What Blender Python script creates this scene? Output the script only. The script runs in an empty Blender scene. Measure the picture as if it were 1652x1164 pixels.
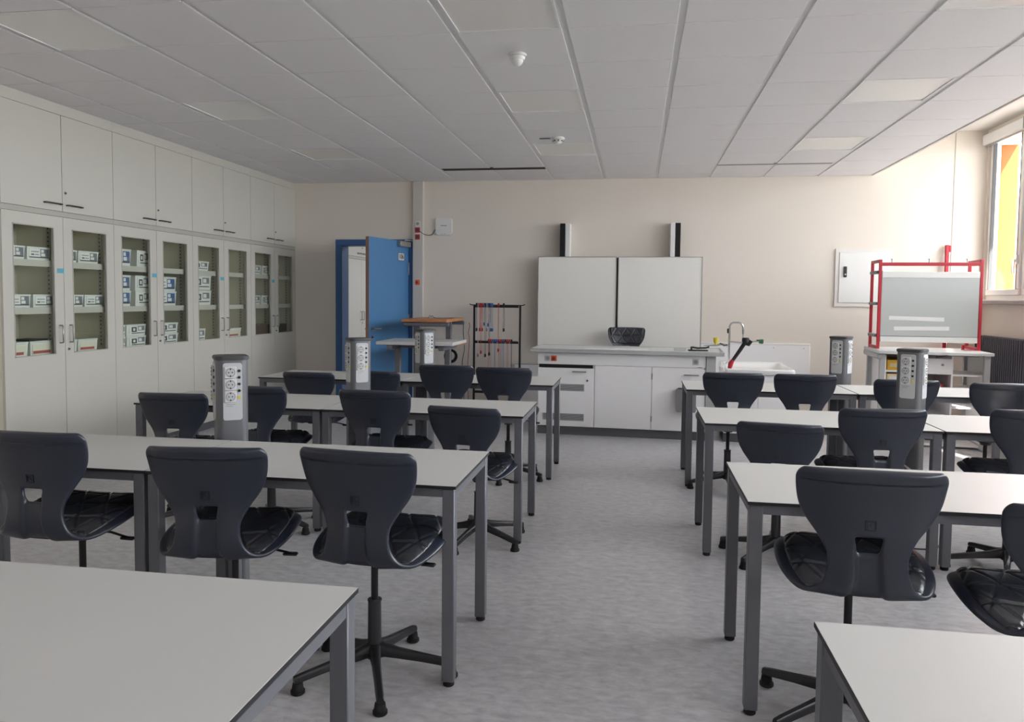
import bpy, bmesh, math, random
from mathutils import Vector, Matrix
random.seed(7)
R = math.radians
scene = bpy.context.scene
COL = scene.collection

# ------------------------------------------------------------------ materials
def lin(c):
    def f(v):
        v /= 255.0
        return v / 12.92 if v <= 0.04045 else ((v + 0.055) / 1.055) ** 2.4
    return (f(c[0]), f(c[1]), f(c[2]), 1.0)

def mat(name, rgb, rough=0.5, metal=0.0, spec=0.5, noise=0.0, nscale=8.0, bump=0.0, bscale=300.0, coat=0.0):
    m = bpy.data.materials.new(name); m.use_nodes = True
    nt = m.node_tree; b = nt.nodes['Principled BSDF']
    b.inputs['Base Color'].default_value = lin(rgb)
    b.inputs['Roughness'].default_value = rough
    b.inputs['Metallic'].default_value = metal
    b.inputs['Specular IOR Level'].default_value = spec
    b.inputs['Coat Weight'].default_value = coat
    tc = nt.nodes.new('ShaderNodeTexCoord')
    if noise > 0:
        n = nt.nodes.new('ShaderNodeTexNoise'); n.inputs['Scale'].default_value = nscale
        n.inputs['Detail'].default_value = 4
        nt.links.new(tc.outputs['Object'], n.inputs['Vector'])
        mx = nt.nodes.new('ShaderNodeMix'); mx.data_type = 'RGBA'
        a = lin(rgb)
        mx.inputs[6].default_value = tuple(v * (1 - noise) for v in a[:3]) + (1,)
        mx.inputs[7].default_value = tuple(min(1, v * (1 + noise)) for v in a[:3]) + (1,)
        nt.links.new(n.outputs['Fac'], mx.inputs[0])
        nt.links.new(mx.outputs[2], b.inputs['Base Color'])
    if bump > 0:
        n2 = nt.nodes.new('ShaderNodeTexNoise'); n2.inputs['Scale'].default_value = bscale
        n2.inputs['Detail'].default_value = 3
        nt.links.new(tc.outputs['Object'], n2.inputs['Vector'])
        bp = nt.nodes.new('ShaderNodeBump'); bp.inputs['Strength'].default_value = bump
        bp.inputs['Distance'].default_value = 0.002
        nt.links.new(n2.outputs['Fac'], bp.inputs['Height'])
        nt.links.new(bp.outputs['Normal'], b.inputs['Normal'])
    return m

def glass_mat(name, tint=(1, 1, 1), rough=0.0):
    m = bpy.data.materials.new(name); m.use_nodes = True
    nt = m.node_tree; nt.nodes.clear()
    out = nt.nodes.new('ShaderNodeOutputMaterial')
    tr = nt.nodes.new('ShaderNodeBsdfTransparent'); tr.inputs['Color'].default_value = (*tint, 1)
    gl = nt.nodes.new('ShaderNodeBsdfGlossy'); gl.inputs['Roughness'].default_value = rough
    fr = nt.nodes.new('ShaderNodeFresnel'); fr.inputs['IOR'].default_value = 1.5
    mx = nt.nodes.new('ShaderNodeMixShader')
    ge = nt.nodes.new('ShaderNodeNewGeometry')          # the rear side of a pane only transmits
    mm = nt.nodes.new('ShaderNodeMath'); mm.operation = 'SUBTRACT'; mm.use_clamp = True
    nt.links.new(fr.outputs[0], mm.inputs[0]); nt.links.new(ge.outputs['Backfacing'], mm.inputs[1])
    nt.links.new(mm.outputs[0], mx.inputs[0]); nt.links.new(tr.outputs[0], mx.inputs[1])
    nt.links.new(gl.outputs[0], mx.inputs[2]); nt.links.new(mx.outputs[0], out.inputs['Surface'])
    return m

def floor_mat():
    m = mat('grey_linoleum', (150, 148, 148), 0.34)
    nt = m.node_tree; b = nt.nodes['Principled BSDF']
    tc = nt.nodes.new('ShaderNodeTexCoord')
    mp = nt.nodes.new('ShaderNodeMapping'); mp.inputs['Scale'].default_value = (6.0, 12.0, 1.0)
    mp.inputs['Rotation'].default_value = (0, 0, R(6))
    n = nt.nodes.new('ShaderNodeTexNoise'); n.inputs['Scale'].default_value = 2.4
    n.inputs['Detail'].default_value = 9; n.inputs['Roughness'].default_value = 0.62; n.inputs['Distortion'].default_value = 0.4
    nt.links.new(tc.outputs['Object'], mp.inputs['Vector']); nt.links.new(mp.outputs[0], n.inputs['Vector'])
    cr = nt.nodes.new('ShaderNodeValToRGB'); e = cr.color_ramp.elements
    e[0].position = 0.30; e[0].color = lin((172, 171, 174)); e[1].position = 0.72; e[1].color = lin((214, 213, 215))
    x = cr.color_ramp.elements.new(0.5); x.color = lin((194, 193, 196))
    nt.links.new(n.outputs['Fac'], cr.inputs[0])
    n3 = nt.nodes.new('ShaderNodeTexNoise'); n3.inputs['Scale'].default_value = 1.1; n3.inputs['Detail'].default_value = 3
    nt.links.new(tc.outputs['Object'], n3.inputs['Vector'])
    mx = nt.nodes.new('ShaderNodeMix'); mx.data_type = 'RGBA'; mx.blend_type = 'MULTIPLY'; mx.inputs[0].default_value = 1
    cr2 = nt.nodes.new('ShaderNodeValToRGB'); cr2.color_ramp.elements[0].color = (0.86, 0.86, 0.87, 1); cr2.color_ramp.elements[1].color = (1.06, 1.05, 1.04, 1)
    nt.links.new(n3.outputs['Fac'], cr2.inputs[0])
    nt.links.new(cr.outputs[0], mx.inputs[6]); nt.links.new(cr2.outputs[0], mx.inputs[7])
    nt.links.new(mx.outputs[2], b.inputs['Base Color'])
    ra = nt.nodes.new('ShaderNodeMapRange'); ra.inputs[3].default_value = 0.27; ra.inputs[4].default_value = 0.30
    nt.links.new(n.outputs['Fac'], ra.inputs[0]); nt.links.new(ra.outputs[0], b.inputs['Roughness'])
    return m

def wood_mat():
    m = mat('beech_wood', (186, 128, 84), 0.45)
    nt = m.node_tree; b = nt.nodes['Principled BSDF']
    tc = nt.nodes.new('ShaderNodeTexCoord'); mp = nt.nodes.new('ShaderNodeMapping'); mp.inputs['Scale'].default_value = (3, 30, 30)
    n = nt.nodes.new('ShaderNodeTexNoise'); n.inputs['Scale'].default_value = 2; n.inputs['Detail'].default_value = 5
    cr = nt.nodes.new('ShaderNodeValToRGB'); cr.color_ramp.elements[0].color = lin((160, 100, 62)); cr.color_ramp.elements[1].color = lin((206, 146, 100))
    cr.color_ramp.elements[0].position = .3; cr.color_ramp.elements[1].position = .7
    nt.links.new(tc.outputs['Object'], mp.inputs[0]); nt.links.new(mp.outputs[0], n.inputs['Vector'])
    nt.links.new(n.outputs['Fac'], cr.inputs[0]); nt.links.new(cr.outputs[0], b.inputs['Base Color'])
    return m

M = {
 'wall':    mat('wall_paint', (224, 216, 206), 0.9, noise=0.02, nscale=1.5, bump=0.15, bscale=160),
 'duct':    mat('duct_paint', (204, 199, 192), 0.6),
 'rear':    mat('rear_wall_paint', (214, 210, 206), 0.9, noise=0.03, nscale=2),
 'white':   mat('white_paint', (222, 218, 213), 0.6),
 'cab':     mat('white_melamine', (196, 193, 184), 0.42, noise=0.015, nscale=3),
 'cab_in':  mat('cabinet_interior', (222, 217, 200), 0.6),
 'cab_edge':mat('cabinet_strip_grey', (176, 174, 166), 0.5),
 'tile':    mat('ceiling_tile', (232, 230, 232), 0.95, noise=0.06, nscale=220, bump=0.4, bscale=400),
 'tile_back': mat('ceiling_rail_metal', (226, 226, 226), 0.5),
 'panel_gloss': mat('ceiling_light_diffuser', (236, 235, 232), 0.25),
 'floor':   floor_mat(),
 'top':     mat('tabletop_laminate', (201, 200, 197), 0.40, noise=0.01, nscale=40),
 'edge':    mat('dark_core_edge', (34, 34, 37), 0.5),
 'frame':   mat('table_frame_grey', (104, 105, 111), 0.42, metal=0.15),
 'black':   mat('black_plastic', (24, 24, 26), 0.5),
 'foot':    mat('black_rubber', (20, 20, 21), 0.7),
 'shell':   mat('chair_shell_plastic', (40, 45, 58), 0.30, spec=0.6, bump=0.15, bscale=700),
 'pad':     mat('chair_pad_vinyl', (42, 45, 53), 0.26, spec=0.75, bump=0.15, bscale=500),
 'emblem':  mat('chair_emblem', (24, 26, 31), 0.35),
 'steel_d': mat('dark_coated_steel', (58, 58, 61), 0.32, metal=0.6),
 'piston':  mat('black_piston', (30, 31, 34), 0.28, metal=0.4),
 'alu':     mat('column_aluminium', (112, 113, 117), 0.40, metal=0.45),
 'alu_cap': mat('column_cap', (66, 66, 68), 0.5),
 'plate':   mat('socket_plate', (190, 192, 195), 0.4),
 'socket':  mat('socket_white', (210, 210, 210), 0.35),
 'socket_d':mat('socket_recess', (150, 150, 150), 0.45),
 'yellow':  mat('yellow_plastic', (214, 196, 60), 0.45),
 'orange':  mat('orange_plastic', (224, 104, 40), 0.45),
 'red':     mat('red_paint', (180, 32, 50), 0.4),
 'redp':    mat('red_plastic', (178, 40, 40), 0.45),
 'blue_door': mat('blue_paint', (72, 122, 168), 0.5, noise=0.02, nscale=3),
 'blue_frame': mat('blue_frame_paint', (58, 100, 150), 0.45),
 'blue':    mat('blue_plastic', (46, 92, 160), 0.45),
 'chrome':  mat('chrome', (200, 200, 200), 0.2, metal=1.0),
 'steel':   mat('brushed_steel', (170, 170, 168), 0.35, metal=0.9),
 'board':   mat('whiteboard_enamel', (232, 230, 225), 0.25),
 'board_g': mat('magnetic_board_enamel', (186, 190, 189), 0.22),
 'grey':    mat('grey_plastic', (132, 132, 134), 0.5),
 'plinth':  mat('plinth_grey', (92, 92, 97), 0.55),
 'lam':     mat('white_laminate', (240, 239, 240), 0.4, noise=0.01, nscale=5),
 'lam_top': mat('desk_ceramic_top', (204, 205, 204), 0.32),
 'lam_edge':mat('desk_edge_grey', (176, 177, 178), 0.4),
 'ceramic': mat('sink_ceramic', (240, 240, 240), 0.12, coat=0.4),
 'wood':    wood_mat(),
 'radiator':mat('radiator_anthracite', (52, 54, 66), 0.4),
 'sill':    mat('window_sill_stone', (150, 146, 146), 0.5),
 'upvc':    mat('window_frame_white', (226, 226, 224), 0.35),
 'gasket':  mat('rubber_gasket', (70, 70, 72), 0.6),
 'bin':     mat('storage_box_plastic', (224, 226, 222), 0.4),
 'inkgrey': mat('printed_grey', (118, 120, 126), 0.6),
 'paper':   mat('paper_label', (228, 228, 226), 0.6),
 'ink':     mat('printed_ink', (70, 72, 76), 0.6),
 'inkblue': mat('printed_blue', (66, 100, 152), 0.6),
 'inkred':  mat('printed_red', (168, 84, 80), 0.6),
 'sticker': mat('blue_sticker', (92, 168, 190), 0.5),
 'brown':   mat('brown_cardboard', (92, 74, 64), 0.8),
 'edgewood': mat('door_edge_wood', (140, 112, 96), 0.7),
 'darkbox': mat('dark_box', (52, 48, 48), 0.6),
 'green':   mat('green_plastic', (40, 96, 60), 0.45),
 'facade':  mat('facade_orange_render', (176, 76, 30), 0.9),
 'brick':   mat('brick_red', (190, 110, 90), 0.9),
 'pave':    mat('paving', (150, 146, 140), 0.9),
 'glass':   glass_mat('clear_glass'),
 'cabglass':glass_mat('cabinet_glass', (0.95, 0.97, 0.95)),
 'slot':    mat('slot_black', (22, 22, 22), 0.8),
 'tray_y':  mat('yellow_tray', (232, 182, 44), 0.5),
 'tray_p':  mat('pale_tray', (220, 204, 160), 0.5),
 'bar_text':mat('grey_print', (150, 150, 156), 0.6),
}

# ------------------------------------------------------------------ mesh builder
class MB:
    def __init__(self): self.bm = bmesh.new()
    def _post(self, geom, mi, T):
        vs = [g for g in geom if isinstance(g, bmesh.types.BMVert)]
        if T is not None: bmesh.ops.transform(self.bm, matrix=T, verts=vs)
        fs = set()
        for v in vs:
            for f in v.link_faces: fs.add(f)
        for f in fs: f.material_index = mi
        return vs
    def box(self, x0, x1, y0, y1, z0, z1, mi=0, b=0.0, T=None, seg=1):
        if x1 < x0: x0, x1 = x1, x0
        if y1 < y0: y0, y1 = y1, y0
        if z1 < z0: z0, z1 = z1, z0
        t = bmesh.new()
        bmesh.ops.create_cube(t, size=1)
        for v in t.verts:
            v.co = Vector(((x0 + x1) / 2 + v.co.x * (x1 - x0), (y0 + y1) / 2 + v.co.y * (y1 - y0), (z0 + z1) / 2 + v.co.z * (z1 - z0)))
        if b > 0:
            b = min(b, 0.45 * min(x1 - x0, y1 - y0, z1 - z0))
            bmesh.ops.bevel(t, geom=list(t.edges), offset=b, segments=seg, affect='EDGES', profile=0.5)
        self._merge(t, mi, T); return self
    def _merge(self, t, mi, T):
        if T is not None: bmesh.ops.transform(t, matrix=T, verts=t.verts)
        for f in t.faces: f.material_index = mi
        me = bpy.data.meshes.new('tmp'); t.to_mesh(me); t.free()
        self.bm.from_mesh(me); bpy.data.meshes.remove(me)
    def cyl(self, c, r, h, axis='Z', mi=0, n=16, r2=None, b=0.0, T=None):
        t = bmesh.new()
        bmesh.ops.create_cone(t, cap_ends=True, cap_tris=False, segments=n, radius1=r, radius2=r if r2 is None else r2, depth=h)
        if b > 0:
            es = [e for e in t.edges if abs(e.verts[0].co.z - e.verts[1].co.z) < 1e-6]
            bmesh.ops.bevel(t, geom=es, offset=b, segments=2, affect='EDGES')
        if axis == 'X': bmesh.ops.rotate(t, matrix=Matrix.Rotation(R(90), 3, 'Y'), verts=t.verts)
        if axis == 'Y': bmesh.ops.rotate(t, matrix=Matrix.Rotation(R(-90), 3, 'X'), verts=t.verts)
        bmesh.ops.translate(t, vec=Vector(c), verts=t.verts)
        self._merge(t, mi, T); return self
    def prism(self, pts, z0, z1, mi=0, T=None, b=0.0):
        t = bmesh.new()
        lo = [t.verts.new((p[0], p[1], z0)) for p in pts]; hi = [t.verts.new((p[0], p[1], z1)) for p in pts]
        n = len(pts)
        t.faces.new(list(reversed(lo))); t.faces.new(hi)
        for i in range(n): t.faces.new((lo[i], lo[(i + 1) % n], hi[(i + 1) % n], hi[i]))
        bmesh.ops.recalc_face_normals(t, faces=t.faces)
        if b > 0:
            es = [e for e in t.edges if abs(e.verts[0].co.z - e.verts[1].co.z) < 1e-6]
            bmesh.ops.bevel(t, geom=es, offset=b, segments=2, affect='EDGES')
        self._merge(t, mi, T); return self
    def tube(self, pts, r, mi=0, n=8, T=None, cap=True):
        pts = [Vector(p) for p in pts]
        t = bmesh.new(); rings = []
        N = len(pts); prev = None
        for i, p in enumerate(pts):
            d = (pts[min(i + 1, N - 1)] - pts[max(i - 1, 0)]).normalized()
            if prev is None:
                a = Vector((0, 0, 1)) if abs(d.z) < 0.9 else Vector((1, 0, 0))
                u = d.cross(a).normalized()
            else:
                u = (prev - d * prev.dot(d)).normalized()
            prev = u; w = d.cross(u)
            rr = r[i] if isinstance(r, (list, tuple)) else r
            rings.append([t.verts.new(p + (u * math.cos(2 * math.pi * k / n) + w * math.sin(2 * math.pi * k / n)) * rr) for k in range(n)])
        for i in range(N - 1):
            for k in range(n):
                t.faces.new((rings[i][k], rings[i][(k + 1) % n], rings[i + 1][(k + 1) % n], rings[i + 1][k]))
        if cap:
            t.faces.new(list(reversed(rings[0]))); t.faces.new(rings[-1])
        bmesh.ops.recalc_face_normals(t, faces=t.faces)
        self._merge(t, mi, T); return self
    def build(self, name, mats, parent=None, smooth=True, angle=40):
        me = bpy.data.meshes.new(name); self.bm.to_mesh(me); self.bm.free()
        for m in (mats if isinstance(mats, (list, tuple)) else [mats]): me.materials.append(M[m])
        if smooth:
            me.polygons.foreach_set('use_smooth', [True] * len(me.polygons))
            me.set_sharp_from_angle(angle=R(angle))
        o = bpy.data.objects.new(name, me); COL.objects.link(o)
        if parent is not None: o.parent = parent
        return o

def arc(cx, cy, r, a0, a1, n):
    return [(cx + r * math.cos(R(a0 + (a1 - a0) * i / n)), cy + r * math.sin(R(a0 + (a1 - a0) * i / n))) for i in range(n + 1)]
def rrect(w, h, r, n=5, cx=0, cy=0):
    p = []
    for (sx, sy, a) in ((1, 1, 0), (-1, 1, 90), (-1, -1, 180), (1, -1, 270)):
        p += arc(cx + sx * (w / 2 - r), cy + sy * (h / 2 - r), r, a, a + 90, n)
    return p

def tag(o, label, cat, group=None, kind=None):
    o['label'] = label; o['category'] = cat
    if group: o['group'] = group
    if kind: o['kind'] = kind
    return o
def thing(name, label, cat, loc=(0, 0, 0), rz=0.0, group=None):
    o = bpy.data.objects.new(name, None); COL.objects.link(o)
    o.empty_display_size = 0.1
    o.location = loc; o.rotation_euler = (0, 0, R(rz))
    return tag(o, label, cat, group)
def struct(o, label, cat): return tag(o, label, cat, None, 'structure')
def copy_tree(o, parent=None):
    c = o.copy(); COL.objects.link(c)
    if parent is not None: c.parent = parent
    for ch in o.children: copy_tree(ch, c)
    return c

ORD = ['first', 'second', 'third', 'fourth', 'fifth', 'sixth', 'seventh', 'eighth', 'ninth', 'tenth', 'eleventh', 'twelfth', 'thirteenth', 'fourteenth', 'fifteenth', 'sixteenth', 'seventeenth', 'eighteenth']

# ------------------------------------------------------------------ room shell
XL, XC, XR, XE = -4.94, -4.505, 3.95, 2.707          # left wall, cabinet fronts, window wall, edge of the low ceiling
YW, YB = 9.66, -2.6                                   # front wall of the class, wall behind the camera
ZC, ZS = 2.93, 3.42                                   # tile ceiling, soffit above the windows

struct(MB().box(XL - .2, XR + .3, YB - .2, 14.4, -.12, 0).build('floor', 'floor', smooth=False), 'mottled grey linoleum floor of the classroom', 'floor')
DX0, DX1, DZ = -3.93, -2.90, 2.19
w = MB()
w.box(XL - .2, DX0, YW, YW + .2, 0, 3.6); w.box(DX0, DX1, YW, YW + .2, DZ, 3.6); w.box(DX1, XR + .12, YW, YW + .2, 0, 3.6)
struct(w.build('wall_back', 'wall', smooth=False), 'cream painted front wall behind the whiteboard and blue door', 'wall')
struct(MB().box(XL - .2, XL, YB - .2, YW, 0, 3.6).build('wall_left', 'wall', smooth=False), 'cream wall behind the built-in cupboards', 'wall')
struct(MB().box(XL, XR + .12, YB - .2, YB, 0, 3.6).build('wall_rear', 'rear', smooth=False), 'cream wall at the rear of the classroom', 'wall')
# window wall
WZ0, WZ1 = 1.48, 3.36
WINS = [(7.92, 9.62), (6.05, 7.75), (4.18, 5.88), (2.31, 4.01), (.44, 2.14), (-1.43, .27)]
w = MB()
w.box(XR, XR + .12, YB, YW, 0, WZ0); w.box(XR, XR + .12, YB, YW, WZ1, 3.6)
ys = [YB] + [v for a in reversed(WINS) for v in a] + [YW]
for i in range(0, len(ys), 2): w.box(XR, XR + .12, ys[i], ys[i + 1], WZ0, WZ1)
struct(w.build('wall_right', 'wall', smooth=False), 'cream window wall on the right above the dark radiators', 'wall')

# ceiling: grid of tiles with open rails between the columns
KX = lambda k: -4.168 + .625 * k
SY = lambda s: 4.283 + .6242 * s
LIGHTS = [(c, r) for c in (1, 5, 9) for r in (-1, 2, 5)]
w = MB()
w.box(XL, XE + .02, YB, YW, ZC + .010, ZC + .06, 1)
for k in range(-1, 11):
    xa = XC if k == -1 else KX(k); xb = KX(k + 1)
    if k == -1: xa = XL
    for s in range(-11, 9):
        ya, yb = SY(s), min(SY(s + 1), YW)
        if (k, s) in LIGHTS: continue
        if k in (3, 4, 8, 9):
            if s == 6: yb = 8.72 if k < 5 else 8.745
            if s == 7: ya = 8.88 if k < 5 else 8.835
        w.box(xa + .019, xb - .019, ya + .0045, yb - .0045, ZC, ZC + .012, 0, b=.0015)
struct(w.build('ceiling', ['tile', 'tile_back'], smooth=False), 'suspended ceiling of pale grey square tiles', 'ceiling')
struct(MB().box(XE, XE + .022, YB, YW, ZC - .004, 3.6).build('trim_1', 'white', smooth=False), 'white edge trim where the tile ceiling steps up', 'trim')
struct(MB().box(XE + .022, XR, YB, YW, ZS, 3.6).build('ceiling_soffit', 'white', smooth=False), 'white raised soffit above the windows', 'ceiling')
for k0, k1, nm in ((3, 5, 'black ceiling slot left of the smoke detector near the front wall'), (8, 10, 'grey ceiling slot near the front wall, right half of the ceiling')):
    t = MB()
    t.box(KX(k0) + .022, KX(k1) - .022, 8.722 if k0 == 3 else 8.747, 8.878 if k0 == 3 else 8.833, ZC + .004, ZC + .0095, 0)
    o = t.build('screen_slot', 'slot' if k0 == 3 else 'grey', smooth=False); tag(o, nm, 'ceiling slot', 'ceiling slots')
pos_c = {1: 'left', 5: 'middle', 9: 'right'}; pos_r = {-1: 'nearest the camera', 2: 'second from the camera', 5: 'farthest from the camera'}
for (c, r) in LIGHTS:
    o = thing('ceiling_light', 'unlit flush ceiling light panel, %s column, %s' % (pos_c[c], pos_r[r]), 'ceiling light', (KX(c) + .3125, SY(r) + .3121, ZC), 0, 'square ceiling light panels')
    f = MB()
    for a in ((-.291, .291, -.309, -.297), (-.291, .291, .297, .309), (-.291, -.279, -.297, .297), (.279, .291, -.297, .297)):
        f.box(*a, -.001, .0095)
    f.build('frame', 'tile_back', o, smooth=False)
    MB().box(-.279, .279, -.297, .297, .004, .0095).build('diffuser', 'panel_gloss', o, smooth=False)

# vertical joint line on the right end of the front wall
struct(MB().box(3.604, 3.612, YW - .004, YW, 0, 3.42).build('trim_2', 'cab_edge', smooth=False), 'thin vertical joint line on the front wall by the window', 'trim')

# ------------------------------------------------------------------ windows
def window(i, y0, y1):
    o = thing('window_%d' % i, 'white framed casement window, number %d counted from the front wall' % i, 'window', (XR + .06, y0, WZ0))
    o['kind'] = 'structure'
    L, H = y1 - y0, WZ1 - WZ0
    f = MB()
    f.box(-.03, .05, 0, L, 0, .05); f.box(-.03, .05, 0, L, H - .05, H); f.box(-.03, .05, 0, .045, .05, H - .05); f.box(-.03, .05, L - .045, L, .05, H - .05)
    f.box(-.03, .05, L / 2 - .03, L / 2 + .03, .05, H - .05)
    f.build('window_frame', 'upvc', o, smooth=False)
    for a, b, hy in ((.045, L / 2 - .03, None), (L / 2 + .03, L - .045, L / 2 + .065)):
        s = MB(); q = .065
        s.box(-.055, .02, a, b, .05, .05 + q, b=.006); s.box(-.055, .02, a, b, H - .05 - q, H - .05, b=.006)
        s.box(-.055, .02, a, a + q, .05 + q, H - .05 - q, b=.006); s.box(-.055, .02, b - q, b, .05 + q, H - .05 - q, b=.006)
        sa = s.build('sash', 'upvc', o)
        g = MB()
        for (u0, u1, v0, v1) in ((a + q - .004, a + q + .006, .05 + q, H - .05 - q), (b - q - .006, b - q + .004, .05 + q, H - .05 - q)):
            g.box(-.058, -.02, u0, u1, v0, v1)
        g.build('gasket', 'gasket', sa, smooth=False)
        MB().box(-.012, -.006, a + q, b - q, .05 + q, H - .05 - q).build('pane', 'glass', sa, smooth=False)
        if hy is not None:
            h = MB(); h.box(-.072, -.055, hy - .018, hy + .018, .38, .47, b=.004); h.box(-.1, -.07, hy - .01, hy + .01, .40, .42, b=.003)
            h.box(-.115, -.09, hy - .013, hy + .013, .28, .43, b=.006)
            h.build('handle', 'upvc', sa)
    MB().box(-.16, -.03, -.05, L + .04, -.05, -.004, b=.006).build('sill', 'sill', o)
    return o
for i, (a, b) in enumerate(WINS): window(i + 1, a, b)
# roller blind casing above the first sash
o = thing('roller_blind', 'white roller blind casing above the window at the right edge', 'blind', (XR - .005, 8.66, 3.235))
MB().box(-.075, 0, .01, .95, 0, .12, b=.012).build('casing', 'upvc', o)
MB().box(-.078, 0, 0, .01, -.003, .123, b=.004).build('end_cap', 'grey', o)
MB().box(-.05, -.035, .03, .93, -.02, .002, b=.004).build('bottom_rail', 'steel', o)

# radiator under the window
def radiator(y0, y1, label):
    o = thing('radiator', label, 'radiator', (3.86, y0, 0), 0, 'dark radiators under the windows')
    n = int((y1 - y0) / .046)
    t = MB()
    for i in range(n):
        y = .02 + i * .046
        t.box(-.075, .045, y, y + .034, .16, 1.08, b=.014, seg=2)
    t.build('fins', 'radiator', o)
    t = MB(); L = n * .046
    t.tube([(-.015, 0, .22), (-.015, L, .22)], .02); t.tube([(-.015, 0, 1.02), (-.015, L, 1.02)], .02)
    t.build('header_pipe', 'radiator', o)
    t = MB()
    for y in (.2, L - .2): t.box(-.05, .04, y, y + .03, 0, .2)
    t.build('bracket', 'radiator', o)
radiator(7.95, 9.42, 'dark ribbed radiator under the window at the right edge')

# ------------------------------------------------------------------ door and neighbouring store room
t = MB()
t.box(DX0 - .005, DX0 + .085, YW - .02, YW + .22, 0, DZ - .08, b=.004); t.box(DX1 - .06, DX1 + .03, YW - .02, YW + .22, 0, DZ - .08, b=.004); t.box(DX0 - .005, DX1 + .03, YW - .02, YW + .22, DZ - .08, DZ + .0, b=.004)
fr = struct(t.build('trim_3', 'blue_frame'), 'blue steel door frame in the front wall', 'door frame')
ang = -102.0
o = thing('door_1', 'blue classroom door numbered 106 standing half open', 'door', (DX1 - .05, YW - .03, .008), ang)
o['kind'] = 'structure'
DW, DH = .96, 2.145        # local: leaf runs along +y from the hinge? -> along -x local, rotated
t = MB(); t.box(-.0, DW, -.022, .022, 0, DH, b=.003); t.build('leaf', 'blue_door', o)
t = MB(); t.box(DW, DW + .004, -.022, .022, 0, DH); t.build('edge_strip', 'edgewood', o)
# visible face is local -y or +y depending on swing; furnish both sides
for s in (-1, 1):
    h = MB(); h.cyl((DW - .07, s * .028, 1.05), .026, .012, 'Y'); h.tube([(DW - .07, s * .03, 1.05), (DW - .07, s * .07, 1.05), (DW - .085, s * .072, 1.05), (DW - .19, s * .072, 1.05)], .011, n=10)
    h.build('handle', 'chrome', o)
    h = MB(); h.cyl((DW - .07, s * .026, .95), .022, .01, 'Y'); h.cyl((DW - .07, s * .032, .95), .01, .012, 'Y', 1); h.build('lock', ['chrome', 'black'], o)
fs = -1
t = MB()
for z in (.25, 1.05, 1.72): t.box(-.02, .012, -.03, .03, z, z + .16, b=.004)
t.build('hinge', 'steel', o)
t = MB(); t.box(.03, .30, .022, .075, DH - .075, DH - .005, b=.006); t.build('door_closer', 'steel', o)
t = MB(); t.tube([(.15, .05, DH - .01), (.15, .05, DH + .012), (.05, .09, DH + .012), (-.02, .06, DH + .012)], .008); t.build('closer_arm', 'steel', o)
pl = MB(); pl.box(.12, .28, .022, .026, 1.895, 1.995, b=.003); plate = pl.build('number_plate', 'plate', o)
def text_mesh(s, size, ext, name, m, parent, T):
    cu = bpy.data.curves.new('txt', 'FONT'); cu.body = s; cu.size = size; cu.extrude = ext; cu.align_x = 'CENTER'; cu.align_y = 'CENTER'; cu.offset = size * .018
    ob = bpy.data.objects.new('txt', cu); COL.objects.link(ob)
    dg = bpy.context.evaluated_depsgraph_get(); me = bpy.data.meshes.new_from_object(ob.evaluated_get(dg))
    bpy.data.objects.remove(ob); bpy.data.curves.remove(cu)
    me.transform(T); me.name = name; me.materials.clear(); me.materials.append(M[m])
    o2 = bpy.data.objects.new(name, me); COL.objects.link(o2)
    if parent is not None: o2.parent = parent
    return o2
# text faces local +y, reading direction is -x there
TT = Matrix.Translation((.2, .0265, 1.945)) @ Matrix.Rotation(R(180), 4, 'Z') @ Matrix.Rotation(R(90), 4, 'X')
text_mesh('106', .082, .001, 'number_text', 'ink', plate, TT)
bd = MB(); bd.box(.12, .28, .026, .0275, 1.895, 1.900); bd.box(.12, .28, .026, .0275, 1.990, 1.995); bd.box(.12, .126, .026, .0275, 1.90, 1.99); bd.box(.274, .28, .026, .0275, 1.90, 1.99)
bd.build('plate_border', 'ink', plate, smooth=False)

# store room behind the door
w = MB(); w.box(XL - .2, XL, YW + .2, 14.4, 0, 3.2); struct(w.build('wall_store_left', 'wall', smooth=False), 'wall behind the cupboards of the store room', 'wall')
w = MB(); w.box(XL, 0, 14.2, 14.4, 0, 3.2); struct(w.build('wall_store_back', 'wall', smooth=False), 'end wall of the store room behind the blue door', 'wall')
struct(MB().box(-.2, 0, YW + .2, 14.2, 0, 3.2).build('wall_store_right', 'wall', smooth=False), 'side wall of the store room behind the blue door', 'wall')
struct(MB().box(XL - .2, 0, YW + .2, 14.4, ZC, ZC + .1).build('ceiling_store', 'white', smooth=False), 'white ceiling of the store room behind the blue door', 'ceiling')

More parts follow.
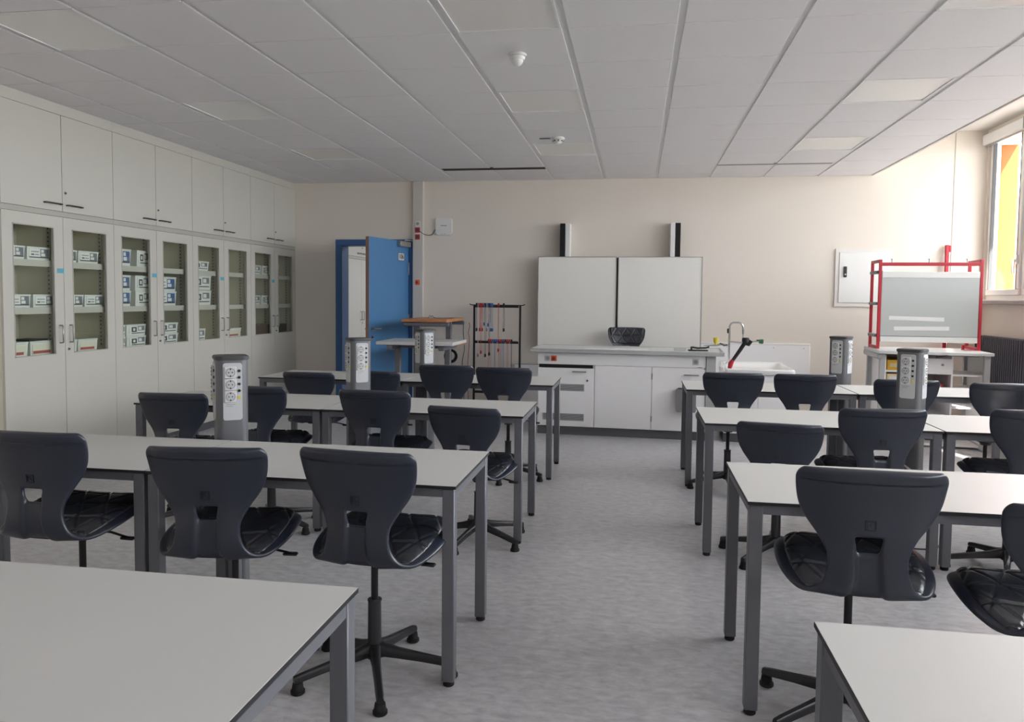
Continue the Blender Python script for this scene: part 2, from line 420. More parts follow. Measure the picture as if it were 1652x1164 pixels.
# ------------------------------------------------------------------ cupboards
def lower_cabinet(name, y0, label, glazed=True, group='tall glass-door cupboards', sticker=True):
    o = thing(name, label, 'cupboard', (XC, y0, 0), 0, group)
    W, D, H = 1.2, .42, 2.05
    c = MB(); e = .0005
    c.box(-D, -.022, e, .02, 0, H); c.box(-D, -.022, W - .02, W - e, 0, H)
    c.box(-D, -D + .012, .02, W - .02, 0, H); c.box(-D + .012, -.022, .02, W - .02, H - .02, H); c.box(-D + .012, -.022, .02, W - .02, .08, .10)
    c.box(-D + .012, -.024, W / 2 - .01, W / 2 + .01, .10, H - .02)
    c.build('carcass', 'cab_in', o, smooth=False)
    MB().box(-.06, -.03, .02, W - .02, 0, .08).build('plinth', 'plinth', o, smooth=False)
    for d in range(2):
        a, b = d * .6 + .002, d * .6 + .598
        t = MB(); x0, x1 = -.021, 0
        z0, z1 = .09, 2.045
        if glazed:
            gy0, gy1, gz0, gz1 = a + .094, b - .094, .965, 1.96
            t.box(x0, x1, a, gy0, z0, z1); t.box(x0, x1, gy1, b, z0, z1); t.box(x0, x1, gy0, gy1, z0, gz0); t.box(x0, x1, gy0, gy1, gz1, z1)
        else: t.box(x0, x1, a, b, z0, z1)
        dr = t.build('door', 'cab', o, smooth=False)
        if glazed:
            g = MB(); q = .008
            g.box(-.018, .0025, gy0, gy1, gz0, gz0 + q); g.box(-.018, .0025, gy0, gy1, gz1 - q, gz1); g.box(-.018, .0025, gy0, gy0 + q, gz0, gz1); g.box(-.018, .0025, gy1 - q, gy1, gz0, gz1)
            g.build('glazing_bead', 'cab_edge', dr, smooth=False)
            MB().box(-.013, -.009, gy0 + .003, gy1 - .003, gz0 + .003, gz1 - .003).build('glass_pane', 'cabglass', dr, smooth=False)
        hy = b - .075 if d == 0 else a + .032
        hy0 = hy + .02
        h = MB(); h.tube([(0, hy0, 1.055), (.028, hy0, 1.055), (.032, hy0, 1.062), (.032, hy0, 1.185), (.028, hy0, 1.192), (0, hy0, 1.192)], .006, n=8)
        h.build('handle', 'steel', dr)
        if d == 1:
            MB().cyl((.003, a + .035, 1.0), .011, .008, 'X', 0).cyl((.008, a + .035, 1.0), .005, .004, 'X', 1).build('lock', ['steel', 'black'], dr)
        elif sticker:
            MB().box(0, .0012, b - .07, b + .004, 1.605, 1.642).build('sticker', 'sticker', dr, smooth=False)
    if glazed:
        for j, z in enumerate((.955, 1.335, 1.70)):
            for d in range(2):
                s = MB(); s.box(-D + .014, -.0505, d * .59 + .022, d * .59 + .588, z - .022, z, b=.002); s.box(-.05, -.045, d * .59 + .022, d * .59 + .588, z - .05, z)
                s.build('shelf', 'cab', o, smooth=False)
        for d in range(2):
            yy = W / 2 - .0125 if d == 0 else W - .0225
            s = MB(); s.box(-.14, -.105, yy - .0015, yy, .98, 2.02)
            for i in range(30): s.box(-.128, -.117, yy - .0022, yy - .0012, 1.0 + i * .034, 1.013 + i * .034, 1)
            s.build('shelf_rail', ['cab', 'ink'], o, smooth=False)
    return o

def upper_cabinet(y0, label, group='overhead cupboards'):
    o = thing('overhead_cupboard', label, 'cupboard', (XC, y0, 2.0505), 0, group)
    W, D = 1.2, .42
    c = MB(); c.box(-D, -.022, .0005, W - .0005, .0, .785); c.box(-.022, 0, .0005, W - .0005, .795, .8785)
    c.build('carcass', 'cab', o, smooth=False)
    MB().box(-.022, -.004, .0005, W - .0005, .0, .038).build('base_strip', 'cab_edge', o, smooth=False)
    for d in range(2):
        a, b = d * .6 + .0025, d * .6 + .5975
        dr = MB().box(-.021, 0, a, b, .042, .792).build('door', 'cab', o, smooth=False)
        u0, u1 = (b - .19, b - .025) if d == 0 else (a + .04, a + .2)
        h = MB(); h.tube([(0, u0, .095), (.024, u0, .095), (.028, u0 + .006, .095), (.028, u1 - .006, .095), (.024, u1, .095), (0, u1, .095)], .006, n=8)
        h.build('handle', 'steel_d', dr)
        if d == 1: MB().cyl((.003, a + .03, .19), .011, .008, 'X', 0).cyl((.008, a + .03, .19), .005, .004, 'X', 1).build('lock', ['steel', 'black'], dr)
    return o
CY = [4.86, 6.06, 7.26, 8.46]
nth = ['nearest the camera', 'second from the camera', 'third from the camera', 'in the far corner']
for i, y in enumerate(CY):
    lower_cabinet('glass_door_cupboard', y, 'tall white cupboard with two glass upper doors, ' + nth[i], sticker=True)
    upper_cabinet(y, 'white overhead cupboard up to the ceiling, ' + nth[i])
# store room cupboards
for i, y in enumerate((10.35, 11.55, 12.75)):
    lower_cabinet('solid_door_cupboard', y, 'tall white solid-door cupboard in the store room, ' + ['nearest the door', 'seen through the door gap', 'farthest from the door'][i], False, 'store room cupboards', False)
    upper_cabinet(y, 'white overhead cupboard in the store room, ' + ['nearest the door', 'seen through the door gap', 'farthest from the door'][i], 'store room overhead cupboards')

# storage boxes behind the glass
def storage_box(y0, y1, z, h, style, label, depth=.26, lid=False):
    o = thing('storage_box', label, 'box', (XC - .055, (y0 + y1) / 2, z + .0006), 0, 'boxes in the glass-door cupboards')
    w = y1 - y0
    t = MB(); bm = t.bm
    hw, hb = w / 2, w / 2 * .93
    v = []
    for (zz, yw, x0, x1) in ((0, hb, -depth + .01, -.01), (h - .012, hw - .004, -depth + .003, -.004)):
        v.append([bm.verts.new(p) for p in ((x1, -yw, zz), (x1, yw, zz), (x0, yw, zz), (x0, -yw, zz))])
    for i in range(4): bm.faces.new((v[0][i], v[0][(i + 1) % 4], v[1][(i + 1) % 4], v[1][i]))
    bm.faces.new(list(reversed(v[0]))); bm.faces.new(v[1])
    bmesh.ops.recalc_face_normals(bm, faces=bm.faces)
    t.box(-depth, 0, -hw, hw, h - .014, h, b=.003)
    t.build('body', 'bin', o, smooth=False)
    l = MB()
    if style in ('grey', 'blue'):
        l.box(-.012, -.0015, -hw * .82, hw * .84, h * .16, h * .86, 0)
        l.box(-.004, -.0008, -hw * .80, hw * .82, h * .16, h * .24, 1)
        l.box(-.004, -.0005, -hw * .66, -hw * .02, h * .60, h * .66, 3); l.box(-.004, -.0005, -hw * .66, -hw * .42, h * .36, h * .46, 1); l.box(-.004, -.0005, -hw * .34, -hw * .02, h * .38, h * .44, 3)
        l.box(-.004, -.0008, hw * .12, hw * .82, h * .22, h * .86, 2); l.box(-.004, -.0002, hw * .18, hw * .42, h * .58, h * .8, 0); l.box(-.004, -.0002, hw * .18, hw * .52, h * .30, h * .52, 0); l.box(-.004, -.0002, hw * .6, hw * .74, h * .30, h * .5, 3)
        l.build('label', ['paper', 'ink', 'inkgrey' if style == 'grey' else 'inkblue', 'inkgrey'], o, smooth=False)
    elif style == 'photo':
        l.box(-.012, -.0015, -hw * .7, hw * .78, h * .2, h * .84, 0); l.box(-.004, -.0008, -hw * .5, hw * .0, h * .34, h * .76, 2); l.box(-.004, -.0004, -hw * .36, -hw * .14, h * .44, h * .66, 0); l.box(-.004, -.0008, hw * .14, hw * .78, h * .44, h * .84, 1)
        l.box(-.004, -.0004, hw * .2, hw * .5, h * .5, h * .76, 0); l.box(-.004, -.0008, -hw * .5, hw * .78, h * .2, h * .27, 2)
        l.build('label', ['paper', 'inkgrey', 'ink'], o, smooth=False)
    elif style == 'red':
        l.box(-.012, -.0015, -hw * .82, hw * .82, h * .16, h * .8, 0); l.box(-.004, -.0008, -hw * .78, hw * .6, h * .2, h * .38, 1)
        l.build('label', ['cab_in', 'inkred'], o, smooth=False)
    if lid: MB().box(-depth * .8, -.02, -hw * .9, hw * .6, h, h + .012, b=.003).build('lid_folder', 'darkbox', o)
DN = ['leftmost', 'second', 'third', 'fourth', 'fifth', 'sixth', 'seventh', 'rightmost']
def SB(door, y0, y1, z, h, style, words, **k):
    storage_box(y0, y1, z, h, style, '%s behind %s glass door' % (words, DN[door]), **k)
T_, Mi, Bo = 1.70, 1.335, .955
SB(0, 4.92, 5.14, T_, .10, 'grey', 'white box with grey label, left one on top shelf')
SB(0, 5.155, 5.39, T_, .10, 'grey', 'white box with grey label, right one on top shelf')
SB(1, 5.49, 5.685, T_, .10, 'grey', 'white box with grey label, left one on top shelf')
SB(1, 5.695, 5.94, T_, .10, 'grey', 'white box with grey label, right one on top shelf')
SB(0, 4.95, 5.185, Mi, .10, 'grey', 'white box with grey label, left one on middle shelf')
SB(0, 5.205, 5.44, Mi, .10, 'grey', 'white box with grey label, right one on middle shelf')
SB(1, 5.52, 5.75, Mi, .10, 'grey', 'white box with grey label, left one on middle shelf')
SB(1, 5.76, 5.99, Mi, .10, 'grey', 'white box with grey label, right one on middle shelf')
SB(0, 4.90, 5.15, Bo, .12, 'red', 'pale box with red strip, left one on bottom shelf')
SB(0, 5.165, 5.42, Bo, .12, 'red', 'pale box with red strip and dark folder on bottom shelf', lid=True)
SB(1, 5.49, 5.665, Bo, .11, 'red', 'pale box with red strip, left one on bottom shelf')
SB(1, 5.675, 5.91, Bo, .11, 'red', 'pale box with red strip, right one on bottom shelf')
SB(2, 6.10, 6.37, T_, .15, 'blue', 'tall white box with blue label, left one on top shelf')
SB(2, 6.45, 6.63, T_, .15, 'photo', 'tall white box, right one on top shelf')
for lv in (0, 1):
    wd = ['lower', 'upper'][lv]
    SB(2, 6.10, 6.36, Mi + lv * .141, .14, 'blue', 'white box with blue label, %s of left stack on middle shelf' % wd)
    SB(2, 6.42, 6.63, Mi + lv * .141, .14, 'photo', 'white box, %s of right stack on middle shelf' % wd)
    SB(2, 6.10, 6.275, Bo + lv * .106, .105, 'photo', 'white box, %s of left stack on bottom shelf' % wd)
    SB(2, 6.285, 6.57, Bo + lv * .106, .105, 'photo', 'white box with picture label, %s of right stack on bottom shelf' % wd)
    SB(3, 6.70, 7.06, Mi + lv * .141, .14, 'blue', 'white box with blue label, %s of stack on middle shelf' % wd)
    SB(3, 6.70, 7.08, Bo + lv * .106, .105, 'photo', 'white box with picture label, %s of stack on bottom shelf' % wd)
    SB(4, 7.30, 7.70, Mi + lv * .16, .155, 'photo', 'white box with picture label, %s of stack on middle shelf' % wd)
SB(4, 7.30, 7.66, T_, .10, 'photo', 'white box with picture label alone on top shelf')
SB(4, 7.30, 7.58, Bo, .13, 'photo', 'white box at the left end of bottom shelf')
SB(5, 7.95, 8.33, Bo, .11, 'red', 'pale box with red strip on bottom shelf')
SB(6, 8.50, 8.82, T_, .11, 'photo', 'white box, left one on top shelf')
SB(6, 8.85, 9.0, T_, .11, 'photo', 'white box, right one on top shelf')
SB(6, 8.50, 8.80, Mi, .11, 'photo', 'white box, left one on middle shelf')
SB(6, 8.83, 9.0, Mi, .11, 'photo', 'white box, right one on middle shelf')
SB(7, 9.10, 9.30, T_, .13, 'photo', 'white box alone on top shelf')
SB(7, 9.10, 9.30, Mi, .11, 'photo', 'white box alone on middle shelf')
for (y0, y1, h, m, dn) in ((8.50, 9.02, .13, 'brown', 'seventh'), (9.10, 9.52, .12, 'darkbox', 'rightmost')):
    o = thing('carton', '%s carton on the bottom shelf behind the %s glass door' % ('brown' if m == 'brown' else 'dark', dn), 'box', (XC - .06, (y0 + y1) / 2, Bo + .0006))
    MB().box(-.25, 0, -(y1 - y0) / 2, (y1 - y0) / 2, 0, h, b=.004).build('body', m, o)
    MB().box(-.252, .001, -.03, .03, h - .002, h + .001).build('tape', 'cab_in', o, smooth=False)

# ------------------------------------------------------------------ student tables
def table_proto():
    o = thing('student_table', '', 'table')
    W, D, H = 1.246, .65, .76
    t = MB(); t.box(-W / 2, W / 2, 0, D, H - .012, H - .0012, 1); t.box(-W / 2 + .001, W / 2 - .001, .001, D - .001, H - .0012, H, 0)
    t.build('tabletop', ['top', 'edge'], o, smooth=False)
    f = MB(); a = W / 2 - .006; L = .046; zt = H - .0125
    f.box(-a + L, a - L, .008, .03, zt - .032, zt); f.box(-a + L, a - L, D - .03, D - .008, zt - .032, zt)
    f.box(-a + .004, -a + .032, L, D - L, zt - .04, zt); f.box(a - .032, a - .004, L, D - L, zt - .04, zt)
    f.build('frame', 'frame', o, smooth=False)
    for sx in (-1, 1):
        for y in (.006, D - .006 - L):
            x0 = -a if sx < 0 else a - L
            l = MB().box(x0, x0 + L, y, y + L, .02, zt, b=.003).build('leg', 'frame', o)
            MB().cyl((x0 + L / 2, y + L / 2, .0105), .021, .021, n=16, b=.003).build('foot', 'foot', l)
    return o
LX, RX = -.637, .39
TAB = []
for rown, y in ((0, 1.05), (1, 2.69), (2, 4.375), (3, 5.995)):
    for side in ('left', 'right'):
        for n in (0, 1):
            if rown == 0 and n == 1: continue
            if side == 'left': cx = LX - .624 - n * 1.25
            else: cx = RX + .624 + n * 1.255
            TAB.append((rown, side, n, cx, y))
proto = table_proto()
rw = ['nearest', 'second', 'third', 'farthest']
for i, (r_, s_, n_, cx, y) in enumerate(TAB):
    o = proto if i == 0 else copy_tree(proto)
    o.location = (cx, y, 0)
    if r_ == 0: lb = 'white table in the %s foreground corner of the room' % s_
    else: lb = 'white table in the %s row %s of the aisle, %s' % (rw[r_], s_, 'beside the aisle' if n_ == 0 else ('by the cupboards' if s_ == 'left' else 'by the windows'))
    tag(o, lb, 'table', 'student tables')

# ------------------------------------------------------------------ socket columns
def column_proto():
    o = thing('socket_column', '', 'socket column')
    S = .148
    RZ = Matrix.Rotation(R(45), 4, 'Z')
    MB().prism(rrect(S, S, .034, 6), 0.006, 1.135, T=RZ).build('body', 'alu', o)
    MB().prism(rrect(S + .012, S + .012, .036, 6), 1.135, 1.155, T=RZ, b=.004).build('cap', 'alu_cap', o)
    MB().prism(rrect(S + .03, S + .03, .04, 6), 0, .006, T=RZ).build('base_plate', 'alu_cap', o)
    for ang_ in (45, -45):      # faces towards -y, turned left and right
        T = Matrix.Rotation(R(ang_), 4, 'Z') @ Matrix.Translation((0, -S / 2, 0)) @ Matrix.Rotation(R(90), 4, 'X')
        p = MB().prism(rrect(.088, .275, .012, 4, 0, .985), -.001, .004, T=T).build('panel', 'plate', o)
        for j, zc in enumerate((1.078, 1.02, .962)):
            s = MB()
            s.box(-.038, .016, zc - .028, zc + .028, .004, .012, 0, b=.002, T=T)
            s.cyl((-.011, zc, .0125), .022, .002, 'Z', 1, 20, T=T)
            s.cyl((-.011, zc, .0132), .018, .002, 'Z', 2, 20, T=T)
            s.cyl((-.019, zc, .0145), .003, .002, 'Z', 3, 8, T=T); s.cyl((-.003, zc, .0145), .003, .002, 'Z', 3, 8, T=T)
            s.box(-.0135, -.0085, zc + .013, zc + .02, .0135, .016, 3, T=T); s.box(-.0135, -.0085, zc - .02, zc - .013, .0135, .016, 3, T=T)
            s.build('socket', ['socket', 'socket_d', 'plate', 'black'], p)
        for j in range(4):
            MB().cyl((.029, 1.085 - j * .032, .006), .0068, .006, 'Z', 0, 12, T=T).build('jack', 'black', p)
        MB().cyl((.029, .957, .006), .0075, .006, 'Z', 0, 12, T=T).build('earth_jack', 'yellow', p)
        MB().box(-.03, .012, .922, .925, .004, .0045, 0, T=T).box(-.03, 0, .914, .917, .004, .0045, 0, T=T).build('caption', 'bar_text', p, smooth=False)
    return o
proto = column_proto()
for i, (x, y, lb) in enumerate([(-1.95, 3.455, 'grey power column behind the second row table on the left'), (-1.93, 5.145, 'grey power column behind the third row table on the left'),
        (-1.90, 6.765, 'grey power column behind the farthest row table on the left'), (1.72, 5.145, 'grey power column behind the third row table on the right'),
        (1.70, 6.765, 'grey power column behind the farthest row table on the right')]):
    o = proto if i == 0 else copy_tree(proto)
    o.location = (x, y, 0); o.rotation_euler = (0, 0, R((-9, -6, -3, 10, 8)[i])); tag(o, lb, 'socket column', 'socket columns behind the tables')

# ------------------------------------------------------------------ chairs
KEYS = [  # y, z, half width, dish, edge roll
 (.214, .530, .150, .004, .010), (.206, .560, .200, .010, .020), (.15, .577, .234, .020, .036), (.06, .565, .248, .034, .044), (-.03, .540, .246, .042, .044),
 (-.105, .512, .226, .038, .030), (-.165, .496, .190, .022, .010), (-.203, .524, .146, .014, .0), (-.214, .582, .121, .014, .0), (-.210, .640, .119, .016, .0),
 (-.206, .690, .144, .024, .0), (-.210, .740, .183, .034, .0), (-.217, .790, .209, .038, .0), (-.226, .842, .219, .037, .0), (-.236, .882, .222, .034, .0), (-.243, .910, .221, .031, .0)]
def crom(p0, p1, p2, p3, t):
    return tuple(.5 * ((2 * b) + (-a + c) * t + (2 * a - 5 * b + 4 * c - d) * t * t + (-a + 3 * b - 3 * c + d) * t ** 3) for a, b, c, d in zip(p0, p1, p2, p3))
def path(v):
    n = len(KEYS) - 1; s = max(0, min(n - 1e-6, v)); i = int(s); t = s - i
    return crom(KEYS[max(i - 1, 0)], KEYS[i], KEYS[i + 1], KEYS[min(i + 2, n)], t)
def shell_pt(u, v, off=0.0):
    y, z, w, l, ro = path(v)
    a = path(max(0, v - .02)); b = path(min(len(KEYS) - 1, v + .02))
    ty, tz = b[0] - a[0], b[1] - a[1]; L = math.hypot(ty, tz) or 1
    ny, nz = tz / L, -ty / L
    k = max(0, (abs(u) - .52) / .48)
    d = l * abs(u) ** 2.2 - ro * k * k + off
    # tilt of the surface across the width pushes the rim slightly inwards
    cr = .012 * max(0, min(1, (v - 12.5) / 2.5)) * (1 - u * u)
    return Vector((w * u, y + ny * d, z + nz * d + cr))
VEND = len(KEYS) - 1
def sstep(a, b, x):
    t = max(0, min(1, (x - a) / (b - a))); return t * t * (3 - 2 * t)
def shell_mesh(parent):
    us = [-1, -.97, -.88, -.74, -.58, -.44, -.33, -.28, -.18, 0, .18, .28, .33, .44, .58, .74, .88, .97, 1]
    vs = [0, .15, .5, 1, 1.5, 2, 2.5, 3, 3.5, 4, 4.5, 5, 5.5, 6, 6.5, 7, 7.5, 8, 8.5, 8.9, 9.2, 9.5, 9.9, 10.2, 10.6, 11, 11.5, 12, 12.5, 13, 13.5, 13.78, 13.86, 14.1, 14.5, 14.85, 15]
    HU, HV0, HV1 = .28, 9.2, 10.2
    t = MB(); bm = t.bm
    F, B = {}, {}
    for i, u in enumerate(us):
        for j, v in enumerate(vs):
            # round the upper corners of the back and the seat nose
            ue = u
            if v > 13.5:
                k = (v - 13.5) / 1.5; ue = u * (1 - .10 * max(0, k) ** 3)
            th = .0085
            rec = 0.0
            if abs(u) < .30 and 5.4 < v < 9.25: rec = .015 * sstep(5.4, 6.4, v)
            e = min(1 - abs(u), v / 3.0, (VEND - v) / 3.0)
            edge = .45 if (abs(u) > .985 or j in (0, len(vs) - 1)) else 1.0
            rim = .015 * sstep(13.78, 13.86, v) * (1 - sstep(.80, .93, abs(u)))
            F[i, j] = bm.verts.new(shell_pt(ue, v, th * edge + rec))
            B[i, j] = bm.verts.new(shell_pt(ue, v, -th * edge + rec - rim * (1 if j < len(vs) - 1 else .6)))
    def hole(i, j):
        return abs((us[i] + us[i + 1]) / 2) < HU and HV0 <= (vs[j] + vs[j + 1]) / 2 <= HV1
    nu, nv = len(us), len(vs)
    solid = {(i, j): not hole(i, j) for i in range(nu - 1) for j in range(nv - 1)}
    for (i, j), s in solid.items():
        if not s: continue
        bm.faces.new((F[i, j], F[i + 1, j], F[i + 1, j + 1], F[i, j + 1]))
        bm.faces.new((B[i, j], B[i, j + 1], B[i + 1, j + 1], B[i + 1, j]))
        for (di, dj, p, q) in ((-1, 0, (i, j), (i, j + 1)), (1, 0, (i + 1, j), (i + 1, j + 1)), (0, -1, (i, j), (i + 1, j)), (0, 1, (i, j + 1), (i + 1, j + 1))):
            if not solid.get((i + di, j + dj), False):
                bm.faces.new((F[p], F[q], B[q], B[p]))
    bmesh.ops.delete(bm, geom=[v for v in bm.verts if not v.link_faces], context='VERTS')
    bmesh.ops.recalc_face_normals(bm, faces=bm.faces)
    o = t.build('shell', 'shell', parent, angle=180)
    md = o.modifiers.new('s', 'SUBSURF'); md.levels = 1; md.render_levels = 1
    dg = bpy.context.evaluated_depsgraph_get()
    me = bpy.data.meshes.new_from_object(o.evaluated_get(dg)); o.modifiers.clear(); o.data = me
    me.polygons.foreach_set('use_smooth', [True] * len(me.polygons)); me.set_sharp_from_angle(angle=R(60))
    return o
def quilt(x, s):
    sp = .096; d = 1
    for a in (90, 32, 148):
        q = (x * math.cos(R(a)) + s * math.sin(R(a))) / sp
        f = abs(q - round(q)) * sp
        d = min(d, f)
    return sstep(0.001, .0075, d)
def pad_mesh(parent, name, v0, v1, um, mtl, hgt=.011, fill=0.0):
    NU, NV = 92, 108
    t = MB(); bm = t.bm; G = {}
    s = 0; prev = None
    for j in range(NV + 1):
        v = v0 + (v1 - v0) * j / NV
        y, z, w, l, ro = path(v)
        if prev: s += math.hypot(y - prev[0], z - prev[1])
        prev = (y, z)
        for i in range(NU + 1):
            u = um * (-1 + 2 * i / NU)
            e = min(1 - abs(-1 + 2 * i / NU), 2 * j / NV, 2 * (1 - j / NV))
            ed = math.sqrt(max(0, min(1, e / .10)))
            G[i, j] = bm.verts.new(shell_pt(u, v, .006 + ed * (.003 + fill * l * (1 - abs(u) ** 2.2) + hgt * (.30 + .70 * quilt(w * u, s)))))
    for i in range(NU):
        for j in range(NV):
            bm.faces.new((G[i, j], G[i + 1, j], G[i + 1, j + 1], G[i, j + 1]))
    # underside keeps the cushion a closed body
    c = {}
    for (i, j) in [(i, j) for i in range(NU + 1) for j in range(NV + 1) if i in (0, NU) or j in (0, NV)]:
        u = um * (-1 + 2 * i / NU); v = v0 + (v1 - v0) * j / NV
        c[i, j] = bm.verts.new(shell_pt(u * .98, v, .002))
    per = [(i, 0) for i in range(NU)] + [(NU, j) for j in range(NV)] + [(i, NV) for i in range(NU, 0, -1)] + [(0, j) for j in range(NV, 0, -1)]
    for a, b in zip(per, per[1:] + per[:1]): bm.faces.new((G[a], c[a], c[b], G[b]))
    bmesh.ops.recalc_face_normals(bm, faces=bm.faces)
    return t.build(name, mtl, parent, angle=180)
def chair_proto():
    o = thing('swivel_chair', '', 'chair')
    shell_mesh(o)
    pad_mesh(o, 'seat_pad', .40, 6.2, .87, 'pad', .0065, .25)
    pad_mesh(o, 'back_pad', 10.7, 14.6, .90, 'pad', .007)
    # embossed square mark on the rear of the back
    c = shell_pt(0, 11.05, -.0085); a = shell_pt(0, 11.5, -.0085); up = (a - c).normalized(); rt = Vector((1, 0, 0)); nn = rt.cross(up)   # nn points to the rear
    T = Matrix((rt.to_4d(), up.to_4d(), (-nn).to_4d() * -1 if nn.y < 0 else (nn * -1).to_4d(), Vector((0, 0, 0, 1)))).transposed()
    T = Matrix.Translation(c) @ Matrix(((rt.x, up.x, -nn.x if nn.y > 0 else nn.x, 0), (rt.y, up.y, -nn.y if nn.y > 0 else nn.y, 0), (rt.z, up.z, -nn.z if nn.y > 0 else nn.z, 0), (0, 0, 0, 1)))
    e = MB(); q = .016
    for bx in ((-q, q, q - .0025, q), (-q, q, -q, -q + .0025), (-q, -q + .0025, -q, q), (q - .0025, q, -q, q)): e.box(bx[0], bx[1], bx[2], bx[3], -.003, .0016, T=T)
    e.tube([T @ Vector((-.009, -.009, .001)), T @ Vector((-.009, .009, .001)), T @ Vector((.009, -.007, .001))], .0012, n=6)
    e.tube([T @ Vector((.004, .009, .001)), T @ Vector((-.004, 0, .001))], .0012, n=6)
    e.build('emblem', 'emblem', o, smooth=False)
    m = MB(); m.prism(rrect(.17, .15, .02, 4, 0, -.02), .472, .494, b=.004); m.cyl((0, 0, .455), .032, .036, r2=.05, n=18)
    m.build('mechanism', 'black', o)
    l = MB(); l.tube([(.06, -.02, .478), (.15, -.025, .476), (.235, -.04, .464)], .005, n=8); l.box(.205, .262, -.052, -.030, .456, .468, b=.004)
    l.build('lever', 'black', o)
    MB().cyl((0, 0, .37), .0135, .20, n=18).build('piston', 'piston', o)
    h = MB(); h.cyl((0, 0, .185), .027, .215, n=20, r2=.025, b=.003); h.cyl((0, 0, .095), .033, .06, n=20, r2=.026, b=.004); h.cyl((0, 0, .29), .0275, .008, n=20, b=.002)
    h.build('base_tube', 'steel_d', o)
    for k in range(5):
        T = Matrix.Rotation(R(72 * k), 4, 'Z')
        t = MB(); bm = t.bm; rings = []
        for (r_, zt, zb, hw) in ((.012, .128, .072, .022), (.045, .119, .075, .020), (.09, .105, .070, .0165), (.18, .088, .060, .0145), (.285, .070, .045, .0135), (.312, .064, .045, .012)):
            c_ = hw * .62
            rings.append([bm.verts.new(T @ Vector(p)) for p in ((r_, -hw, zb), (r_, hw, zb), (r_, hw, zt - .008), (r_, c_, zt), (r_, -c_, zt), (r_, -hw, zt - .008))])
        for a, b in zip(rings, rings[1:]):
            for i in range(6): bm.faces.new((a[i], a[(i + 1) % 6], b[(i + 1) % 6], b[i]))
        bm.faces.new(rings[0]); bm.faces.new(rings[-1]); bmesh.ops.recalc_face_normals(bm, faces=bm.faces)
        lg = t.build('leg', 'steel_d', o, angle=50)
        p = T @ Vector((.297, 0, 0))
        g = MB(); g.cyl((p.x, p.y, .008), .026, .016, n=18, b=.003); g.cyl((p.x, p.y, .028), .022, .03, n=18, r2=.018, b=.003)
        g.build('glide', 'foot', lg)
    return o
# x, centre y, height change, turn, star base turn, label
CH = [
 (-2.210, 2.75, 0.031, 0, 20, 'black chair at the second row left table, at the left picture edge'),
 (-1.540, 2.75, 0.002, 7, 30, 'black chair at the second row left tables, middle of the three in front'),
 (-0.969, 2.755, 0.014, -6, 5, 'black chair at the second row left table, nearest the aisle'),
 (-2.752, 4.435, -0.048, 3, 10, 'black chair at the third row left table, nearest the cupboards'),
 (-2.235, 4.435, 0.009, 0, 50, 'black chair half hidden by the nearest power column on the left'),
 (-1.458, 4.435, 0.006, -4, 25, 'black chair at the third row left, third from the cupboards'),
 (-0.910, 4.425, -0.072, -9, -33, 'low black chair at the third row left table beside the aisle'),
 (-2.601, 6.055, -0.073, 0, 15, 'low black chair at the farthest left row, nearest the cupboards'),
 (-2.055, 6.055, -0.050, 0, 40, 'black chair at the farthest left row, partly behind a power column'),
 (-1.464, 6.055, 0.012, 1, 5, 'black chair at the farthest left row, in front of the white adjustable table'),
 (-1.004, 6.055, 0.004, 0, 50, 'black chair at the farthest left row, nearest the aisle'),
 (0.742, 2.745, 0.026, -3, 141, 'black chair at the second row right table, beside the aisle'),
 (1.300, 2.68, -0.041, 0, 120, 'black chair cut by the right picture edge, second row'),
 (0.799, 4.435, -0.102, -9, 12, 'low black chair at the third row right table, beside the aisle'),
 (1.251, 4.435, -0.008, 4, 45, 'black chair in front of the right power column, third row'),
 (2.000, 4.435, 0.008, 0, 30, 'black chair at the right picture edge, third row'),
 (0.716, 6.055, 0.008, 0, 55, 'black chair at the farthest right row, nearest the aisle'),
 (1.218, 6.055, 0.010, 1, 20, 'black chair at the farthest right row, second from the aisle'),
 (1.911, 6.055, -0.010, 0, 65, 'black chair behind a power column, farthest right row'),
 (2.547, 6.055, -0.018, 0, 5, 'black chair at the farthest right row, nearest the windows'),
 (-.11, 8.98, .20, 180, 25, 'black chair behind the teacher desk, quilted front facing the class'),
]
proto = chair_proto()
for i, (x, y, dz, rz, br, lb) in enumerate(CH):
    o = proto if i == len(CH) - 1 else copy_tree(proto)
    o.location = (x, y, 0); o.rotation_euler = (0, 0, R(rz))
    tag(o, lb, 'chair', 'black swivel chairs')
    for c in o.children:
        n = c.name.split('.')[0]
        if n in ('shell', 'seat_pad', 'back_pad', 'emblem'): c.location = (.05 if i == 2 else 0, -.045, dz - .012)
        elif n in ('mechanism', 'lever', 'piston'): c.location = (0, 0, dz - .012)
        else: c.rotation_euler = (0, 0, R(br - rz))
    if dz > .1:                                  # raised chair: show more of the gas spring
        for c in o.children:
            if c.name.split('.')[0] == 'piston': c.scale = (1, 1, 1.0)

